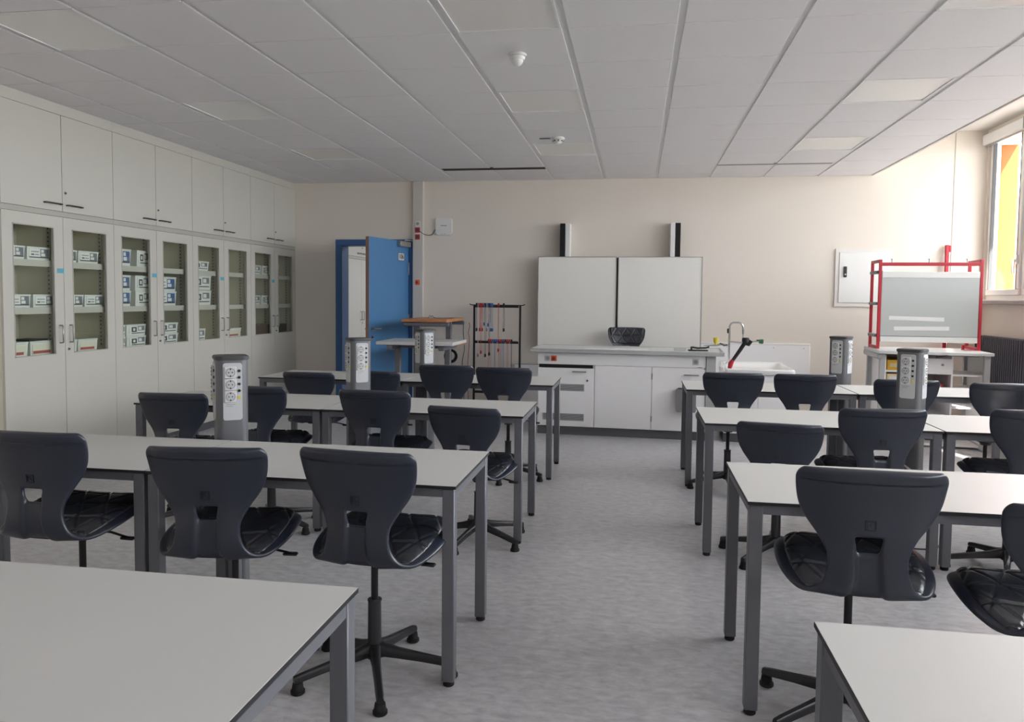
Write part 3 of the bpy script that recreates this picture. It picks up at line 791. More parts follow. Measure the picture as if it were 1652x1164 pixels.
# ------------------------------------------------------------------ whiteboard with its pylons
o = thing('whiteboard', 'large two-part white sliding board on pylons behind the teacher desk', 'whiteboard', (0, YW, 0))
for nm, x0, x1 in (('board_panel', -1.215, -.247), ('board_panel', -.228, .775)):
    p = MB().box(x0 + .008, x1 - .008, -.20, -.18, .86, 1.953).build(nm, 'board', o, smooth=False)
    f = MB(); f.box(x0, x0 + .008, -.204, -.178, .852, 1.961); f.box(x1 - .008, x1, -.204, -.178, .852, 1.961); f.box(x0 + .008, x1 - .008, -.204, -.178, 1.953, 1.961); f.box(x0 + .008, x1 - .008, -.204, -.178, .852, .86)
    f.build('panel_frame', 'steel', p, smooth=False)
MB().box(-.247, -.228, -.19, -.17, .86, 1.95).build('centre_gap', 'slot', o, smooth=False)
for x0, x1, s in ((-.95, -.825, 0), (.39, .51, 1)):
    p = MB()
    bx0, bx1 = (x0, x0 + .065) if s == 0 else (x1 - .065, x1)
    wx0, wx1 = (x0 + .065, x1) if s == 0 else (x0, x1 - .065)
    p.box(wx0, wx1, -.17, -.0, 0, 2.375, 0, b=.004); p.box(bx0, bx1, -.165, -.0, 0, 2.37, 1)
    p.build('pylon', ['upvc', 'slot'], o)
# grey pad low on the wall, left of the teacher desk
o = thing('wall_panel', 'low grey-white wall panel left of the teacher desk', 'panel', (-1.26, YW, 0))
MB().box(-.26, .2, -.05, 0, .0, .60, b=.004).build('body', 'lam', o)
MB().box(-.262, .202, -.052, 0, .60, .612).build('top_trim', 'lam_edge', o, smooth=False)
o = thing('splash_panel', 'pale splash panel on the wall behind the sink', 'panel', (.55, YW, 0))
MB().box(0, 1.52, -.022, -.002, .25, .905, b=.003).build('body', 'lam', o)
s = MB()
for x in (.55, 1.1, 1.45): s.cyl((x, -.0235, .875), .006, .004, 'Y')
s.build('screw', 'steel', o)
MB().box(0, 1.52, -.024, -.002, .905, .93, b=.003).build('top_trim', 'upvc', o)

# ------------------------------------------------------------------ teacher desk
o = thing('teacher_desk', 'long white teacher desk with three doors and grey plinth', 'desk', (-1.025, 8.065, 0), -2.6)
DL = 1.83; DD = .62
MB().box(0, DL, 0.02, DD, .09, .872).build('carcass', 'lam', o, smooth=False)
MB().box(.0, DL, .03, DD - .02, 0, .09).build('plinth', 'plinth', o, smooth=False)
t = MB(); t.box(-.07, DL + .085, -.075, DD + .06, .878, .912, 0, b=.004); t.box(-.055, DL + .07, -.06, DD + .045, .912, .914, 1)
t.box(-.07, DL + .085, -.075, -.06, .912, .918, 0); t.box(-.07, DL + .085, DD + .045, DD + .06, .912, .918, 0); t.box(-.07, -.055, -.06, DD + .045, .912, .918, 0); t.box(DL + .07, DL + .085, -.06, DD + .045, .912, .918, 0)
t.build('worktop', ['lam_edge', 'lam_top'], o)
MB().box(0, DL - .095, 0, .02, .752, .874).build('fascia', 'lam', o, smooth=False)
MB().box(DL - .09, DL + .005, -.012, .05, .09, .876, b=.002).build('service_post', 'lam_edge', o)
MB().box(.012, .585, .006, .022, .715, .748).build('drawer_gap', 'slot', o, smooth=False)
for k, (a, b, zt) in enumerate(((.006, .602, .712), (.610, 1.195, .748), (1.203, DL - .096, .748))):
    d = MB().box(a, b, 0, .02, .095, zt, b=.001).build('door', 'lam', o, smooth=False)
    if k == 0:
        h = MB(); h.box(.37, .52, -.03, -.018, .672, .684, b=.003); h.box(.38, .395, -.02, 0, .672, .682); h.box(.495, .51, -.02, 0, .672, .682); h.build('handle', 'steel', d)
        MB().cyl((.53, -.004, .585), .012, .01, 'Y', 0).cyl((.53, -.01, .585), .006, .004, 'Y', 1).build('lock', ['steel', 'black'], d)
        for z in (.47, .155):
            v = MB(); v.box(.06, .50, -.004, .004, z, z + .075, 0); v.box(.068, .492, -.0046, .0, z + .007, z + .068, 1)
            for i in range(7): v.box(.068, .492, -.008, -.004, z + .009 + i * .0085, z + .0135 + i * .0085, 0)
            v.build('vent_grille', ['lam_edge', 'ink'], d, smooth=False)
    if k == 2:
        h = MB(); h.box(1.52, 1.67, -.03, -.018, .672, .684, b=.003); h.box(1.53, 1.545, -.02, 0, .672, .682); h.box(1.645, 1.66, -.02, 0, .672, .682); h.build('handle', 'steel', d)
t = MB()
for z in (.18, .62): t.box(1.193, 1.205, -.006, .0, z, z + .06, b=.002)
t.build('hinge', 'steel', o)
for x, kind in ((.105, 's'), (.172, 'r'), (1.635, 's')):
    s = MB(); s.box(x - .03, x + .03, -.006, 0, .782, .842, 0, b=.004)
    if kind == 's':
        s.cyl((x, -.0065, .812), .022, .002, 'Y', 1, 20); s.cyl((x - .006, -.008, .812), .003, .003, 'Y', 2, 8); s.cyl((x + .006, -.008, .812), .003, .003, 'Y', 2, 8)
        s.build('socket', ['plate', 'socket_d', 'black'], o)
    else:
        s.cyl((x, -.012, .812), .02, .014, 'Y', 1, 16); s.box(x - .018, x + .018, -.024, -.016, .806, .818, 2)
        s.build('main_switch', ['orange', 'redp', 'ink'], o)
MB().box(1.72, 1.735, -.014, -.004, .738, .75).box(1.655, 1.70, -.003, 0, .754, .76).build('badge', 'steel', o, smooth=False)
# things on the desk
def desk_pt(x, y, z=.9145):
    a = R(-2.6); return (-1.025 + x * math.cos(a) - y * math.sin(a), 8.065 + x * math.sin(a) + y * math.cos(a), z)
tag(MB().box(-.148, .148, -.105, .105, 0, .0012).build('paper_sheet', 'paper', smooth=False), 'white sheet of paper lying left on the teacher desk', 'paper'); po = bpy.context.scene.objects['paper_sheet']; po.location = desk_pt(.62, .16); po.rotation_euler = (0, 0, R(12))
o = tag(MB().box(-.2, .2, -.14, .14, 0, .0035, b=.001).build('writing_pad', 'paper', smooth=False), 'pale writing pad in the middle of the teacher desk', 'paper'); o.location = desk_pt(.95, .17); o.rotation_euler = (0, 0, R(-3))
o = thing('glass_rack', 'small rack of clear glasses standing right on the teacher desk', 'rack', desk_pt(1.475, .2), 0)
b = MB(); b.box(-.06, .06, -.03, .03, 0, .008, b=.002); b.box(-.06, .06, -.03, -.027, .008, .03); b.box(-.06, .06, .027, .03, .008, .03); b.build('tray', 'plate', o)
for i in range(4):
    g = MB(); x = -.042 + i * .028
    g.cyl((x, 0, .045), .0115, .072, n=14); g.build('glass_vial', 'glass', o)
o = thing('document_clamp', 'flat black device lying at the right end of the teacher desk', 'device', desk_pt(1.66, .17), 6)
b = MB(); b.box(-.10, .10, -.035, .035, 0, .014, b=.004); b.box(-.075, -.06, -.02, .02, .014, .045, b=.003); b.tube([(-.07, 0, .04), (0, -.01, .03), (.08, 0, .034), (.115, .0, .045)], .009); b.build('body', 'black', o)
# grey bin on the desk door
o = thing('paper_bin', 'grey plastic bin hanging on the right door of the teacher desk', 'bin', desk_pt(1.545, -.005, .30), -2.6)
b = MB(); b.prism(rrect(.20, .24, .02, 4, 0, .12), 0, .07, T=Matrix.Rotation(R(90), 4, 'X'), b=.004); b.build('body', 'grey', o)
MB().box(-.08, .08, -.066, -.006, .236, .243).build('opening', 'slot', o, smooth=False)

# ------------------------------------------------------------------ sink cabinet
o = thing('sink_cabinet', 'white sink cabinet joined to the right end of the teacher desk', 'sink', (.90, 7.995, 0), -2.6)
MB().box(.0, .66, .02, .96, .09, .70).build('carcass', 'lam', o, smooth=False)
MB().box(.0, .66, .03, .94, 0, .09).build('plinth', 'plinth', o, smooth=False)
for a, b in ((.004, .327), (.333, .656)): MB().box(a, b, 0, .02, .095, .69, b=.001).build('door', 'lam', o, smooth=False)
t = MB(); bm = t.bm
def ring(w0, w1, d0, d1, z, r=.03):
    return [bm.verts.new((p[0], p[1], z)) for p in rrect(w1 - w0, d1 - d0, r, 4, (w0 + w1) / 2, (d0 + d1) / 2)]
rs = [ring(-.0, .67, -.02, .97, .70, .04), ring(-.005, .68, -.03, .975, .715, .045), ring(-.005, .68, -.03, .975, .745, .045), ring(.005, .67, -.02, .965, .755, .04), ring(.05, .625, .04, .905, .752, .05), ring(.08, .595, .08, .86, .728, .06), ring(.12, .55, .14, .80, .708, .08)]
for a, b in zip(rs, rs[1:]):
    for i in range(len(a)): bm.faces.new((a[i], a[(i + 1) % len(a)], b[(i + 1) % len(a)], b[i]))
bm.faces.new(rs[-1]); bm.faces.new(list(reversed(rs[0]))); bmesh.ops.recalc_face_normals(bm, faces=bm.faces)
t.build('basin', 'ceramic', o)
# gooseneck tap with gas valves
o = thing('laboratory_tap', 'tall chrome gooseneck tap with yellow and green valves beside the sink', 'tap', (1.0, 8.55, .754))
pts = [(0, 0, 0), (0, 0, .40)] + [(.05 - .05 * math.cos(R(a)), 0, .40 + .05 * math.sin(R(a))) for a in range(15, 91, 15)] + [(.09, 0, .45)] + [(.09 + .05 * math.sin(R(a)), 0, .40 + .05 * math.cos(R(a))) for a in range(15, 91, 15)] + [(.142, 0, .37)]
MB().tube(pts, .011, n=12).build('gooseneck', 'chrome', o)
MB().cyl((0, 0, .012), .03, .024, b=.004).build('base', 'chrome', o)
MB().cyl((.142, 0, .35), .009, .05, r2=.013).tube([(.142, 0, .33), (.142, 0, .29)], .005).build('nozzle', 'chrome', o)
MB().cyl((-.014, 0, .36), .012, .05, b=.003).build('clip', 'black', o)
MB().tube([(0, 0, .245), (.12, 0, .235), (.31, .02, .255)], .009).tube([(0, 0, .2), (-.08, 0, .215), (-.14, 0, .20), (-.27, 0, .195)], [.009, .012, .010, .004]).build('valve_arm', 'steel', o)
MB().cyl((-.14, 0, .255), .022, .06, r2=.03, b=.004).cyl((-.14, 0, .22), .012, .03).build('gas_knob', 'yellow', o, )
MB().cyl((.335, .02, .25), .022, .045, 'X', r2=.026, b=.004).cyl((.30, .02, .26), .01, .03, 'X', 1).build('water_knob', ['green', 'black'], o)
MB().tube([(-.02, -.005, .21), (-.05, -.01, .20), (-.1, -.008, .225)], .008).build('lever', 'brown', o)
# black hand shower with red end
o = thing('hand_shower', 'black hand shower leaning diagonally with a red lower end', 'shower', (.955, 8.0, .755), 0)
MB().tube([(-.01, 0, .0), (.0, 0, .05), (.02, 0, .085)], [.02, .026, .018], n=14).build('hose_end', 'red', o)
MB().tube([(.015, 0, .075), (.09, 0, .19), (.135, 0, .265)], [.017, .019, .021], n=14).build('handle', 'black', o)
MB().cyl((.14, 0, .29), .036, .05, b=.006).tube([(.135, 0, .26), (.17, 0, .25), (.195, 0, .285)], [.02, .024, .02]).build('head', 'black', o)

# ------------------------------------------------------------------ wall fittings
o = thing('electrical_cabinet', 'white wall-mounted electrical cabinet with black lever lock', 'cabinet', (2.647, YW, 1.385))
t = MB(); t.box(-.318, .318, -.018, 0, 0, .685); t.build('frame', 'white', o, smooth=False)
MB().box(-.275, .275, -.027, -.018, .045, .64, b=.003).build('door', 'upvc', o)
MB().box(-.228, -.19, -.042, -.027, .345, .475, b=.006).cyl((-.209, -.044, .38), .01, .006, 'Y', 1).build('lever_lock', ['black', 'steel'], o)
o = thing('cable_duct', 'white vertical cable duct right of the blue door', 'duct', (-2.80, YW, 0))
MB().box(-.068, .068, -.06, 0, 0, ZC, b=.004).build('body', 'duct', o)
s = MB(); s.box(-.036, .036, -.07, -.06, 2.165, 2.42, 0, b=.003); s.cyl((0, -.071, 2.385), .02, .003, 'Y', 1, 18)
s.build('socket_plate', ['socket', 'socket_d'], o)
for z in (2.305, 2.215): MB().box(-.033, .033, -.076, -.07, z - .034, z + .034, 0, b=.003).cyl((0, -.0765, z), .02, .002, 'Y', 1, 18).build('red_socket', ['redp', 'ink'], o)
MB().box(-.03, .03, -.068, -.06, 1.60, 1.665, 0, b=.003).cyl((-.008, -.072, 1.632), .018, .012, 'Y', 1).build('emergency_switch', ['orange', 'redp'], o)
o = thing('access_point', 'white square wireless access point on the wall beside the duct', 'access point', (-2.465, YW, 2.35))
MB().prism(rrect(.225, .225, .045, 6), 0, .035, T=Matrix.Rotation(R(90), 4, 'X'), b=.008).build('housing', 'upvc', o)
MB().box(-.04, .042, -.0358, -.0345, .008, .018).build('wordmark', 'bar_text', o, smooth=False)
MB().box(-.03, -.012, -.0358, -.0345, -.096, -.091).box(.006, .03, -.0358, -.0345, -.096, -.091).build('status_light', 'bar_text', o, smooth=False)
# ceiling sensors
o = thing('motion_sensor', 'white dome motion sensor on the ceiling, nearer of two', 'sensor', (-.745, 4.69, ZC))
MB().cyl((0, 0, -.008), .058, .016, b=.004).build('base', 'upvc', o)
d = MB(); d.cyl((0, 0, -.028), .042, .028, r2=.05, b=.006)
t_ = bmesh.new(); bmesh.ops.create_uvsphere(t_, u_segments=18, v_segments=10, radius=.036)
bmesh.ops.translate(t_, vec=(0, 0, -.038), verts=t_.verts); d._merge(t_, 0, None); d.build('dome', 'upvc', o)
o = thing('smoke_detector', 'white smoke detector on the ceiling, farther of two', 'sensor', (-.745, 7.14, ZC))
MB().cyl((0, 0, -.01), .062, .02, b=.004).build('base', 'upvc', o)
MB().cyl((0, 0, -.034), .034, .03, r2=.054, b=.004).cyl((0, 0, -.052), .026, .008).build('head', 'upvc', o)
v = MB()
for k in range(8): v.box(.036, .052, -.006, .006, -.038, -.028, T=Matrix.Rotation(R(45 * k + 10), 4, 'Z'))
v.build('vent', 'ink', o, smooth=False)
tag(MB().box(-.06, .04, -.012, .012, -.005, 0, b=.002).build('indicator_lamp', 'ink'), 'small dark indicator strip left of the smoke detector', 'indicator').location = (-.86, 7.16, ZC)

# red bar leaning on the wall
o = thing('red_bar', 'tall red metal bar leaning on the wall behind the red-framed board', 'bar', (3.545, YW - .1, 0))
t = MB(); t.box(-.018, .018, -.018, .018, 0, 2.11, b=.004, T=Matrix.Rotation(R(-1.6), 4, 'X')); t.build('tube', 'red', o)
MB().box(.0175, .040, -.018, .012, 2.03, 2.105, b=.003, T=Matrix.Rotation(R(-1.6), 4, 'X')).build('hook', 'red', o)

# ------------------------------------------------------------------ adjustable tables left of the desk
def leg_table(name, label, loc, rz, W, D, z, topm, thick, legx, brace, dark):
    o = thing(name, label, 'table', loc, rz)
    MB().box(0, W, 0, D, z - thick, z, b=.003).build('tabletop', topm, o)
    f = MB()
    for x in legx:
        f.box(x - .03, x + .03, .02, D - .02, z - thick - .055, z - thick, b=.008)
    f.box(legx[0], legx[-1], D * .5 - .02, D * .5 + .02, z - thick - .05, z - thick - .01)
    f.build('frame', dark, o)
    for x in legx:
        l = MB(); l.box(x - .03, x + .03, D * .5 - .03, D * .5 + .03, .035, z - thick - .05, b=.004)
        l.build('leg', dark, o)
        f = MB(); f.box(x - .03, x + .03, .03, D - .03, .0, .035, b=.006); f.build('foot', dark, o)
    return o
leg_table('adjustable_table', 'white height-adjustable table in front of the blue door', (-2.705, 7.72, 0), 0, .83, .66, .975, 'lam_top', .035, (.14, .70), True, 'frame')
o = thing('workbench', 'beech-topped workbench standing behind the white adjustable table', 'table', (-2.69, 8.56, 0), 0)
WZ = 1.19
MB().box(0, .54, 0, .86, WZ - .035, WZ, b=.003).build('tabletop', 'wood', o)
f = MB(); f.box(.01, .56, .02, .08, WZ - .085, WZ - .035, b=.01); f.box(.01, .56, .78, .84, WZ - .085, WZ - .035, b=.01); f.box(.24, .30, .08, .78, WZ - .08, WZ - .04); f.build('frame', 'frame', o)
for x in (.06, .46): MB().box(x - .032, x + .032, .40, .46, .035, WZ - .035, b=.004).build('leg', 'frame', o)
for x in (.06, .46): MB().box(x - .03, x + .03, .08, .80, 0, .035, b=.006).build('foot', 'frame', o)
MB().box(.03, .60, .10, .76, .862, .882, b=.002).build('shelf', 'wood', o)
def smooth_pts(p, n=6):
    out = []
    for i in range(len(p) - 1):
        a, b, c, d = p[max(i - 1, 0)], p[i], p[i + 1], p[min(i + 2, len(p) - 1)]
        for k in range(n): out.append(crom(a, b, c, d, k / n))
    return out + [p[-1]]
def cable(name, pts, m, label, r=.004):
    c = MB().tube(smooth_pts(pts), r, n=6).build(name, m); tag(c, label, 'cable'); return c
o = MB().tube(smooth_pts([(-2.765, YW - .074, 2.285), (-2.725, YW - .05, 2.255), (-2.67, YW - .012, 2.243), (-2.62, YW - .012, 2.255), (-2.578, YW - .015, 2.32)]), .0045).build('network_cable', 'ink')
tag(o, 'thin grey cable curving from the duct to the access point', 'cable')
cable('loose_wire', [(-2.46, 8.9, 1.194), (-2.44, 8.88, 1.225), (-2.42, 8.87, 1.212), (-2.40, 8.86, 1.222), (-2.36, 8.85, 1.196), (-2.25, 8.95, 1.194), (-2.19, 9.05, 1.195)], 'black', 'dark wire curled on top of the beech workbench', .003)
cable('floor_cable', [(1.60, 4.98, .005), (1.52, 4.86, .005), (1.58, 4.76, .005), (1.70, 4.74, .005), (1.79, 4.80, .005), (1.80, 4.95, .005)], 'ink', 'thin cable looped on the floor below the third row right power column')
cable('power_cord', [(-2.15, 9.43, 1.12), (-2.155, 9.44, 1.0), (-2.14, 9.45, .8), (-2.17, 9.46, .6), (-2.14, 9.46, .3), (-2.16, 9.46, .006)], 'black', 'black cord hanging beside the beech workbench')
cable('red_lead', [(-2.08, 9.43, 1.13), (-2.07, 9.44, 1.09), (-2.09, 9.45, 1.0), (-2.08, 9.46, .9), (-2.10, 9.46, .5), (-2.08, 9.46, .006)], 'redp', 'red cord hanging beside the beech workbench')
o = thing('cable_coil', 'coiled black cable hanging below the white adjustable table', 'cable', (-2.02, 8.22, .80))
t = MB()
for k in range(4):
    rr = .055 + .006 * k
    t.tube([(rr * math.cos(R(a)) + .004 * k, -.01 * k, rr * math.sin(R(a))) for a in range(0, 361, 20)], .006, n=6)
t.build('coil', 'black', o); MB().tube([(0, -.01, .07), (.01, 0, .082)], .005).build('tie', 'black', o)

# ------------------------------------------------------------------ lead rack
RX0, RX1, RY = -2.0, -1.42, YW - .28
o = thing('lead_rack', 'black steel rack with hanging test leads beside the whiteboard', 'rack', ((RX0 + RX1) / 2, RY, 0))
hw = (RX1 - RX0) / 2
t = MB()
for s in (-1, 1):
    MB().box(s * hw - .012, s * hw + .012, -.012, .012, .02, 1.355, b=.002).build('upright', 'black', o)
    MB().box(s * hw - .02, s * hw + .02, -.2, .2, 0, .02, b=.004).build('foot', 'black', o)
for z in (1.345, .90): 
    b = MB(); b.box(-hw + .012, hw - .012, -.05, -.044, z - .022, z + .008); b.box(-hw + .012, hw - .012, -.05, .012, z - .022, z - .018)
    for i in range(32):
        x = -hw + .03 + i * (2 * hw - .06) / 31
        b.box(x - .003, x + .003, -.06, -.044, z + .006, z + .016)
    b.build('comb_rail', 'black', o, smooth=False)
MB().tube([(-hw - .06, -.01, 1.365), (-hw - .035, -.01, 1.353), (hw + .035, -.01, 1.353), (hw + .06, -.01, 1.365)], .006).build('top_bar', 'black', o)
MB().box(-hw + .012, hw - .012, -.01, .01, .25, .28).build('cross_bar', 'black', o, smooth=False)
colors = ['black', 'grey', 'redp', 'redp', 'redp', 'blue', 'black', 'grey', 'blue', 'black', 'blue', 'blue', 'redp', 'black']
nm = {'black': 'black', 'grey': 'grey', 'redp': 'red', 'blue': 'blue', 'plate': 'white'}
def lead(i, x, z, L, m, rowname, wire=None):
    o = thing('test_lead', '%s test lead, %s from the left on the %s rail' % (nm[m], ORD[i], rowname), 'cable', ((RX0 + RX1) / 2 + x, RY - .071, z), 0, 'test leads hanging on the rack')
    w = .008
    MB().tube([(-.004, 0, .012), (-.005, 0, -L * .5), (-.003 + random.uniform(-.01, .01), 0, -L + .02)], .0021, n=6).build('wire', wire or m, o)
    MB().tube([(.006, -.002, .012), (.007 + random.uniform(-.006, .006), 0, -L * .5), (.006, 0, -L + .02)], .0021, n=6).build('wire', wire or m, o)
    MB().box(-.011, .011, -.008, .006, .0, .034, b=.003).build('plug', m, o)
    MB().box(-.010, .002, -.007, .005, -L - .02, -L + .025, b=.003).box(.003, .013, -.007, .005, -L - .015, -L + .022, b=.003).build('plug', m, o)
xs = [-.247, -.228, -.205, -.19, -.176, -.15, -.135, -.118, -.1, -.085, -.066, -.048, .03, .095]
Ls = [.30, .62, .30, .58, .30, .23, .62, .30, .24, .60, .30, .30, .55, .30]
for i, (x, L, m) in enumerate(zip(xs, Ls, colors)): lead(i, x, 1.345, L, m, 'upper', 'plate' if m in ('grey',) else ('grey' if i in (5, 8, 11) else None))
low = ['redp', 'redp', 'blue', 'blue', 'blue', 'redp', 'redp', 'blue', 'black', 'redp', 'redp', 'black']
for i, m in enumerate(low): lead(i, -.09 + i * .026, .90, .42 + .05 * (i % 3), m, 'lower', 'plate' if i in (2, 4, 8, 10) else ('grey' if i in (1, 6) else None))

# ------------------------------------------------------------------ experiment station on the right
ST = (2.385, 8.06, 0); SR = -5.0
def st_pt(x, y, z):
    a = R(SR); return (ST[0] + x * math.cos(a) - y * math.sin(a), ST[1] + x * math.sin(a) + y * math.cos(a), z)
SZ = .962
o = thing('experiment_table', 'pale-topped side table under the red-framed board', 'table', ST, SR)
t = MB(); t.box(0, 1.02, 0, .76, SZ - .03, SZ, b=.003); t.build('tabletop', 'lam_top', o)
f = MB(); f.box(.03, 1.0, .30, .34, SZ - .06, SZ - .03); f.box(.03, 1.0, .66, .70, SZ - .075, SZ - .03); f.box(-.01, .045, .03, .73, SZ - .085, SZ - .03, b=.01); f.build('frame', 'lam_edge', o)
for x in (.02, .955):
    for y in (.05, .66): MB().box(x, x + .05, y, y + .05, .02, SZ - .03, b=.003).build('leg', 'lam_edge', o)
for x in (.02, .955): MB().box(x - .003, x + .053, .0, .74, .0, .04, b=.006).build('foot', 'lam_edge', o)
# shelf unit under it
o = thing('tray_shelf', 'white open shelf unit with yellow trays below the side table', 'shelf', st_pt(.075, .12, 0), SR)
W, D, H = .93, .55, .915
s = MB(); s.box(0, .02, 0, D, 0, H); s.box(.33, .348, 0, D, 0, H); s.box(.61, .626, 0, D, 0, H); s.box(W - .02, W, 0, D, 0, H); s.build('side_panel', 'lam', o, smooth=False)
MB().box(.02, .61, D - .012, D, .02, H).build('back_panel', 'lam', o, smooth=False)
MB().box(.348, .61, .0, .018, .735, .89, b=.001).cyl((.53, -.006, .83), .012, .012, 'Y', 1).build('drawer', ['lam', 'steel'], o)
def shelves(x0, x1, zs):
    for z in zs: MB().box(x0, x1, 0, D - .012, z, z + .018).build('shelf', 'lam', o, smooth=False)
shelves(.02, .33, (.02, .22, .42, .61, .745)); shelves(.348, .61, (.02, .30, .54)); shelves(.626, W - .02, (.02, .22, .40, .57, .72))
for i, (z, h, m) in enumerate(((.764, .10, 'tray_y'), (.629, .095, 'tray_p'), (.439, .095, 'tray_p'))):
    b = thing('parts_tray', ['bright yellow parts tray on the top shelf below the side table', 'pale yellow parts tray on the second shelf below the side table', 'pale parts tray on the third shelf below the side table'][i], 'tray', st_pt(.10 + .01, .14, z), SR, 'trays below the side table')
    t = MB(); t.box(0, .285, .0, .38, 0, h, 0, b=.003); t.build('body', m, b)
    c = MB()
    for k in range(6):
        for j in range(2): c.box(.09 + k * .031, .112 + k * .031, -.003, .002, .016 + j * .04, .04 + j * .04)
    c.box(.02, .09, -.003, .002, .03, .07); c.build('compartment_label', 'paper' if i else 'tray_p', b, smooth=False)
o = thing('red_case', 'small red-framed case on the shelf beside the yellow trays', 'box', st_pt(.455, .16, .558 + .0005), SR)
MB().box(0, .17, 0, .2, 0, .075, b=.004).build('body', 'red', o); MB().box(.02, .15, -.002, .002, .015, .058).build('front_label', 'paper', o, smooth=False)

# red frame with magnetic board
FR = (2.475, 8.42, SZ); FRZ = -3.0
o = thing('red_board_frame', 'red steel frame holding a grey-white magnetic board on the side table', 'board', FR, FRZ)
FW, FD, FH = .945, .33, .918
for x in (0, FW):
    f = MB(); q = .014
    f.box(x - q, x + q, -.014, .014, 0.012, FH, b=.002); f.box(x - q, x + q, FD - .014, FD + .014, .012, FH, b=.002); f.box(x - q, x + q, .014, FD - .014, .0, .03, b=.002); f.box(x - q, x + q, .014, FD - .014, FH - .03, FH, b=.002)
    f.box(x - q, x + q, -.014, .014, 0, .012); f.box(x - q, x + q, FD - .014, FD + .014, 0, .012)
    f.build('side_frame', 'red', o)
MB().box(.014, FW - .014, -.012, .012, FH - .065, FH - .03, b=.002).build('top_rail', 'red', o)
for z in (.12, .45, .775):
    MB().box(-.03, .03, .016, FD - .016, z, z + .03, b=.003).build('side_tray', 'grey', o)
p = MB().box(.018, FW - .018, -.010, .008, .135, .732).build('magnetic_board', 'board_g', o, smooth=False)
t = MB(); t.box(.018, FW - .018, -.016, .01, .732, .792, b=.002); t.build('upper_strip', 'upvc', o)
t = MB(); t.box(.018, FW - .018, -.016, .01, .075, .130, b=.002); t.build('lower_strip', 'upvc', o)
MB().box(.018, FW - .018, -.0115, -.0095, .131, .136).build('board_edge', 'ink', p, smooth=False)
for x in (.11, .46, .81): MB().cyl((x, -.0, FH - .015), .007, .035).cyl((x, 0, FH + .004), .013, .008).build('clamp_screw', 'steel', o)
for (x0, x1, z, tl) in ((.095, .615, .315, 1.2), (.145, .665, .215, -.8)):
    T = Matrix.Translation(((x0 + x1) / 2, -.0108, z)) @ Matrix.Rotation(R(tl), 4, 'Y')
    MB().box(-(x1 - x0) / 2, (x1 - x0) / 2, -.002, .001, -.02, .02, T=T).build('magnetic_strip', 'paper', o, smooth=False)
MB().box(-.03 + FW - .10, FW - .02, .0, FD * .3, 0, .006).box(FW - .115, FW - .095, .1, .13, 0, .05).build('clamp_foot', 'red', o, smooth=False)

# ------------------------------------------------------------------ outdoors
struct(MB().box(XR + .3, 60, -40, 60, -3.2, -3.1).build('ground', 'pave', smooth=False), 'pale paving outside the windows', 'ground')
struct(MB().box(XR + .12, 4.66, YB, 10.55, 3.42, 3.62).build('trim_4', 'white', smooth=False), 'roof overhang outside above the windows', 'eave')
struct(MB().box(XR + .12, 4.68, 10.55, 10.85, -3.1, 4.6).build('wall_outside', 'facade', smooth=False), 'orange rendered house wall seen through the window', 'wall')
o = thing('brick_house', 'pale red house seen through the lower part of the window', 'building', (7.9, 18.5, -3.1))
MB().box(-1.5, 3.5, 0, 6, 0, 5.6).build('wall', 'brick', o, smooth=False)
rf = MB(); rf.prism([(-1.8, 5.5), (3.8, 5.5), (1.0, 7.2)], -6.2, .3, T=Matrix.Rotation(R(90), 4, 'X')); rf.build('roof', 'brick', o, smooth=False)
for x in (-.6, 1.0, 2.4):
    MB().box(x, x + .7, -.04, 0, 3.2, 4.5).build('window_frame', 'upvc', o, smooth=False)

# ------------------------------------------------------------------ light
wd = bpy.data.worlds.new('sky'); scene.world = wd; wd.use_nodes = True
bg = wd.node_tree.nodes['Background']; bg.inputs['Color'].default_value = (.92, .96, 1.0, 1); bg.inputs['Strength'].default_value = 6.5
nt = wd.node_tree; tcw = nt.nodes.new('ShaderNodeTexCoord'); sx = nt.nodes.new('ShaderNodeSeparateXYZ'); mr = nt.nodes.new('ShaderNodeMapRange')
mr.inputs[1].default_value = -.75; mr.inputs[2].default_value = .15; mr.inputs[3].default_value = 4.1; mr.inputs[4].default_value = 7.6; mr.interpolation_type = 'SMOOTHSTEP'
nt.links.new(tcw.outputs['Generated'], sx.inputs[0]); nt.links.new(sx.outputs['Y'], mr.inputs[0]); nt.links.new(mr.outputs[0], bg.inputs['Strength'])
sun = bpy.data.lights.new('sun', 'SUN'); sun.energy = 11; sun.angle = R(.6); sun.color = (1, .95, .88)
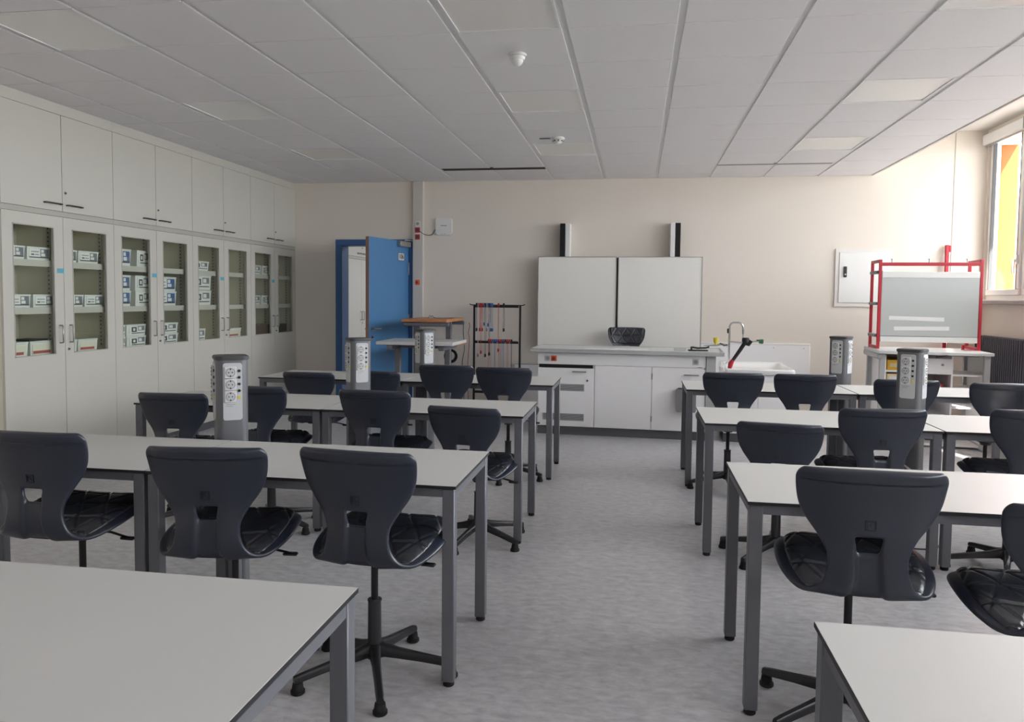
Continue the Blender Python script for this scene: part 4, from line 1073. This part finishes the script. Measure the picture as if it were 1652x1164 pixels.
so = bpy.data.objects.new('sun', sun); COL.objects.link(so)
so.rotation_euler = Vector((-.30, 1.0, -.60)).to_track_quat('-Z', 'Y').to_euler()
for i, (a, b) in enumerate(WINS):
    l = bpy.data.lights.new('daylight_portal', 'AREA'); l.shape = 'RECTANGLE'; l.size = WZ1 - WZ0; l.size_y = b - a; l.cycles.is_portal = True
    lo = bpy.data.objects.new('daylight_portal', l); COL.objects.link(lo)
    lo.location = (XR + .14, (a + b) / 2, (WZ0 + WZ1) / 2); lo.rotation_euler = (0, R(90), 0)
l = bpy.data.lights.new('store_room_fill', 'AREA'); l.shape = 'RECTANGLE'; l.size = .3; l.size_y = 1.2; l.energy = 24; l.color = (.84, .91, 1)  # unseen fill light, added to brighten the store room behind the door
lo = bpy.data.objects.new('store_room_fill', l); COL.objects.link(lo); lo.location = (-2.6, 12.2, ZC - .03)

# ------------------------------------------------------------------ camera
F_PX, CYP = 1234.43, 547.0
yw, pt, rl = .1606, -.0545, .0105
f = Vector((-math.sin(yw) * math.cos(pt), math.cos(yw) * math.cos(pt), math.sin(pt)))
r0 = Vector((math.cos(yw), math.sin(yw), 0)); u0 = r0.cross(f)
rt = r0 * math.cos(rl) + u0 * math.sin(rl); up = -r0 * math.sin(rl) + u0 * math.cos(rl)
cam = bpy.data.cameras.new('camera'); co = bpy.data.objects.new('camera', cam); COL.objects.link(co)
co.matrix_world = Matrix(((rt.x, up.x, -f.x, 0), (rt.y, up.y, -f.y, 0), (rt.z, up.z, -f.z, 1.45), (0, 0, 0, 1)))
cam.sensor_width = 36; cam.lens = F_PX / 1652 * 36; cam.shift_y = -(582 - CYP) / 1652
cam.clip_start = .05; cam.clip_end = 200
scene.camera = co
scene.view_settings.view_transform = 'Standard'; scene.view_settings.look = 'None'
scene.view_settings.gamma = 1; scene.view_settings.use_curve_mapping = False
scene.view_settings.exposure = 1.18
scene.cycles.max_bounces = 10; scene.cycles.diffuse_bounces = 8; scene.cycles.transparent_max_bounces = 12
scene.cycles.sample_clamp_indirect = 6
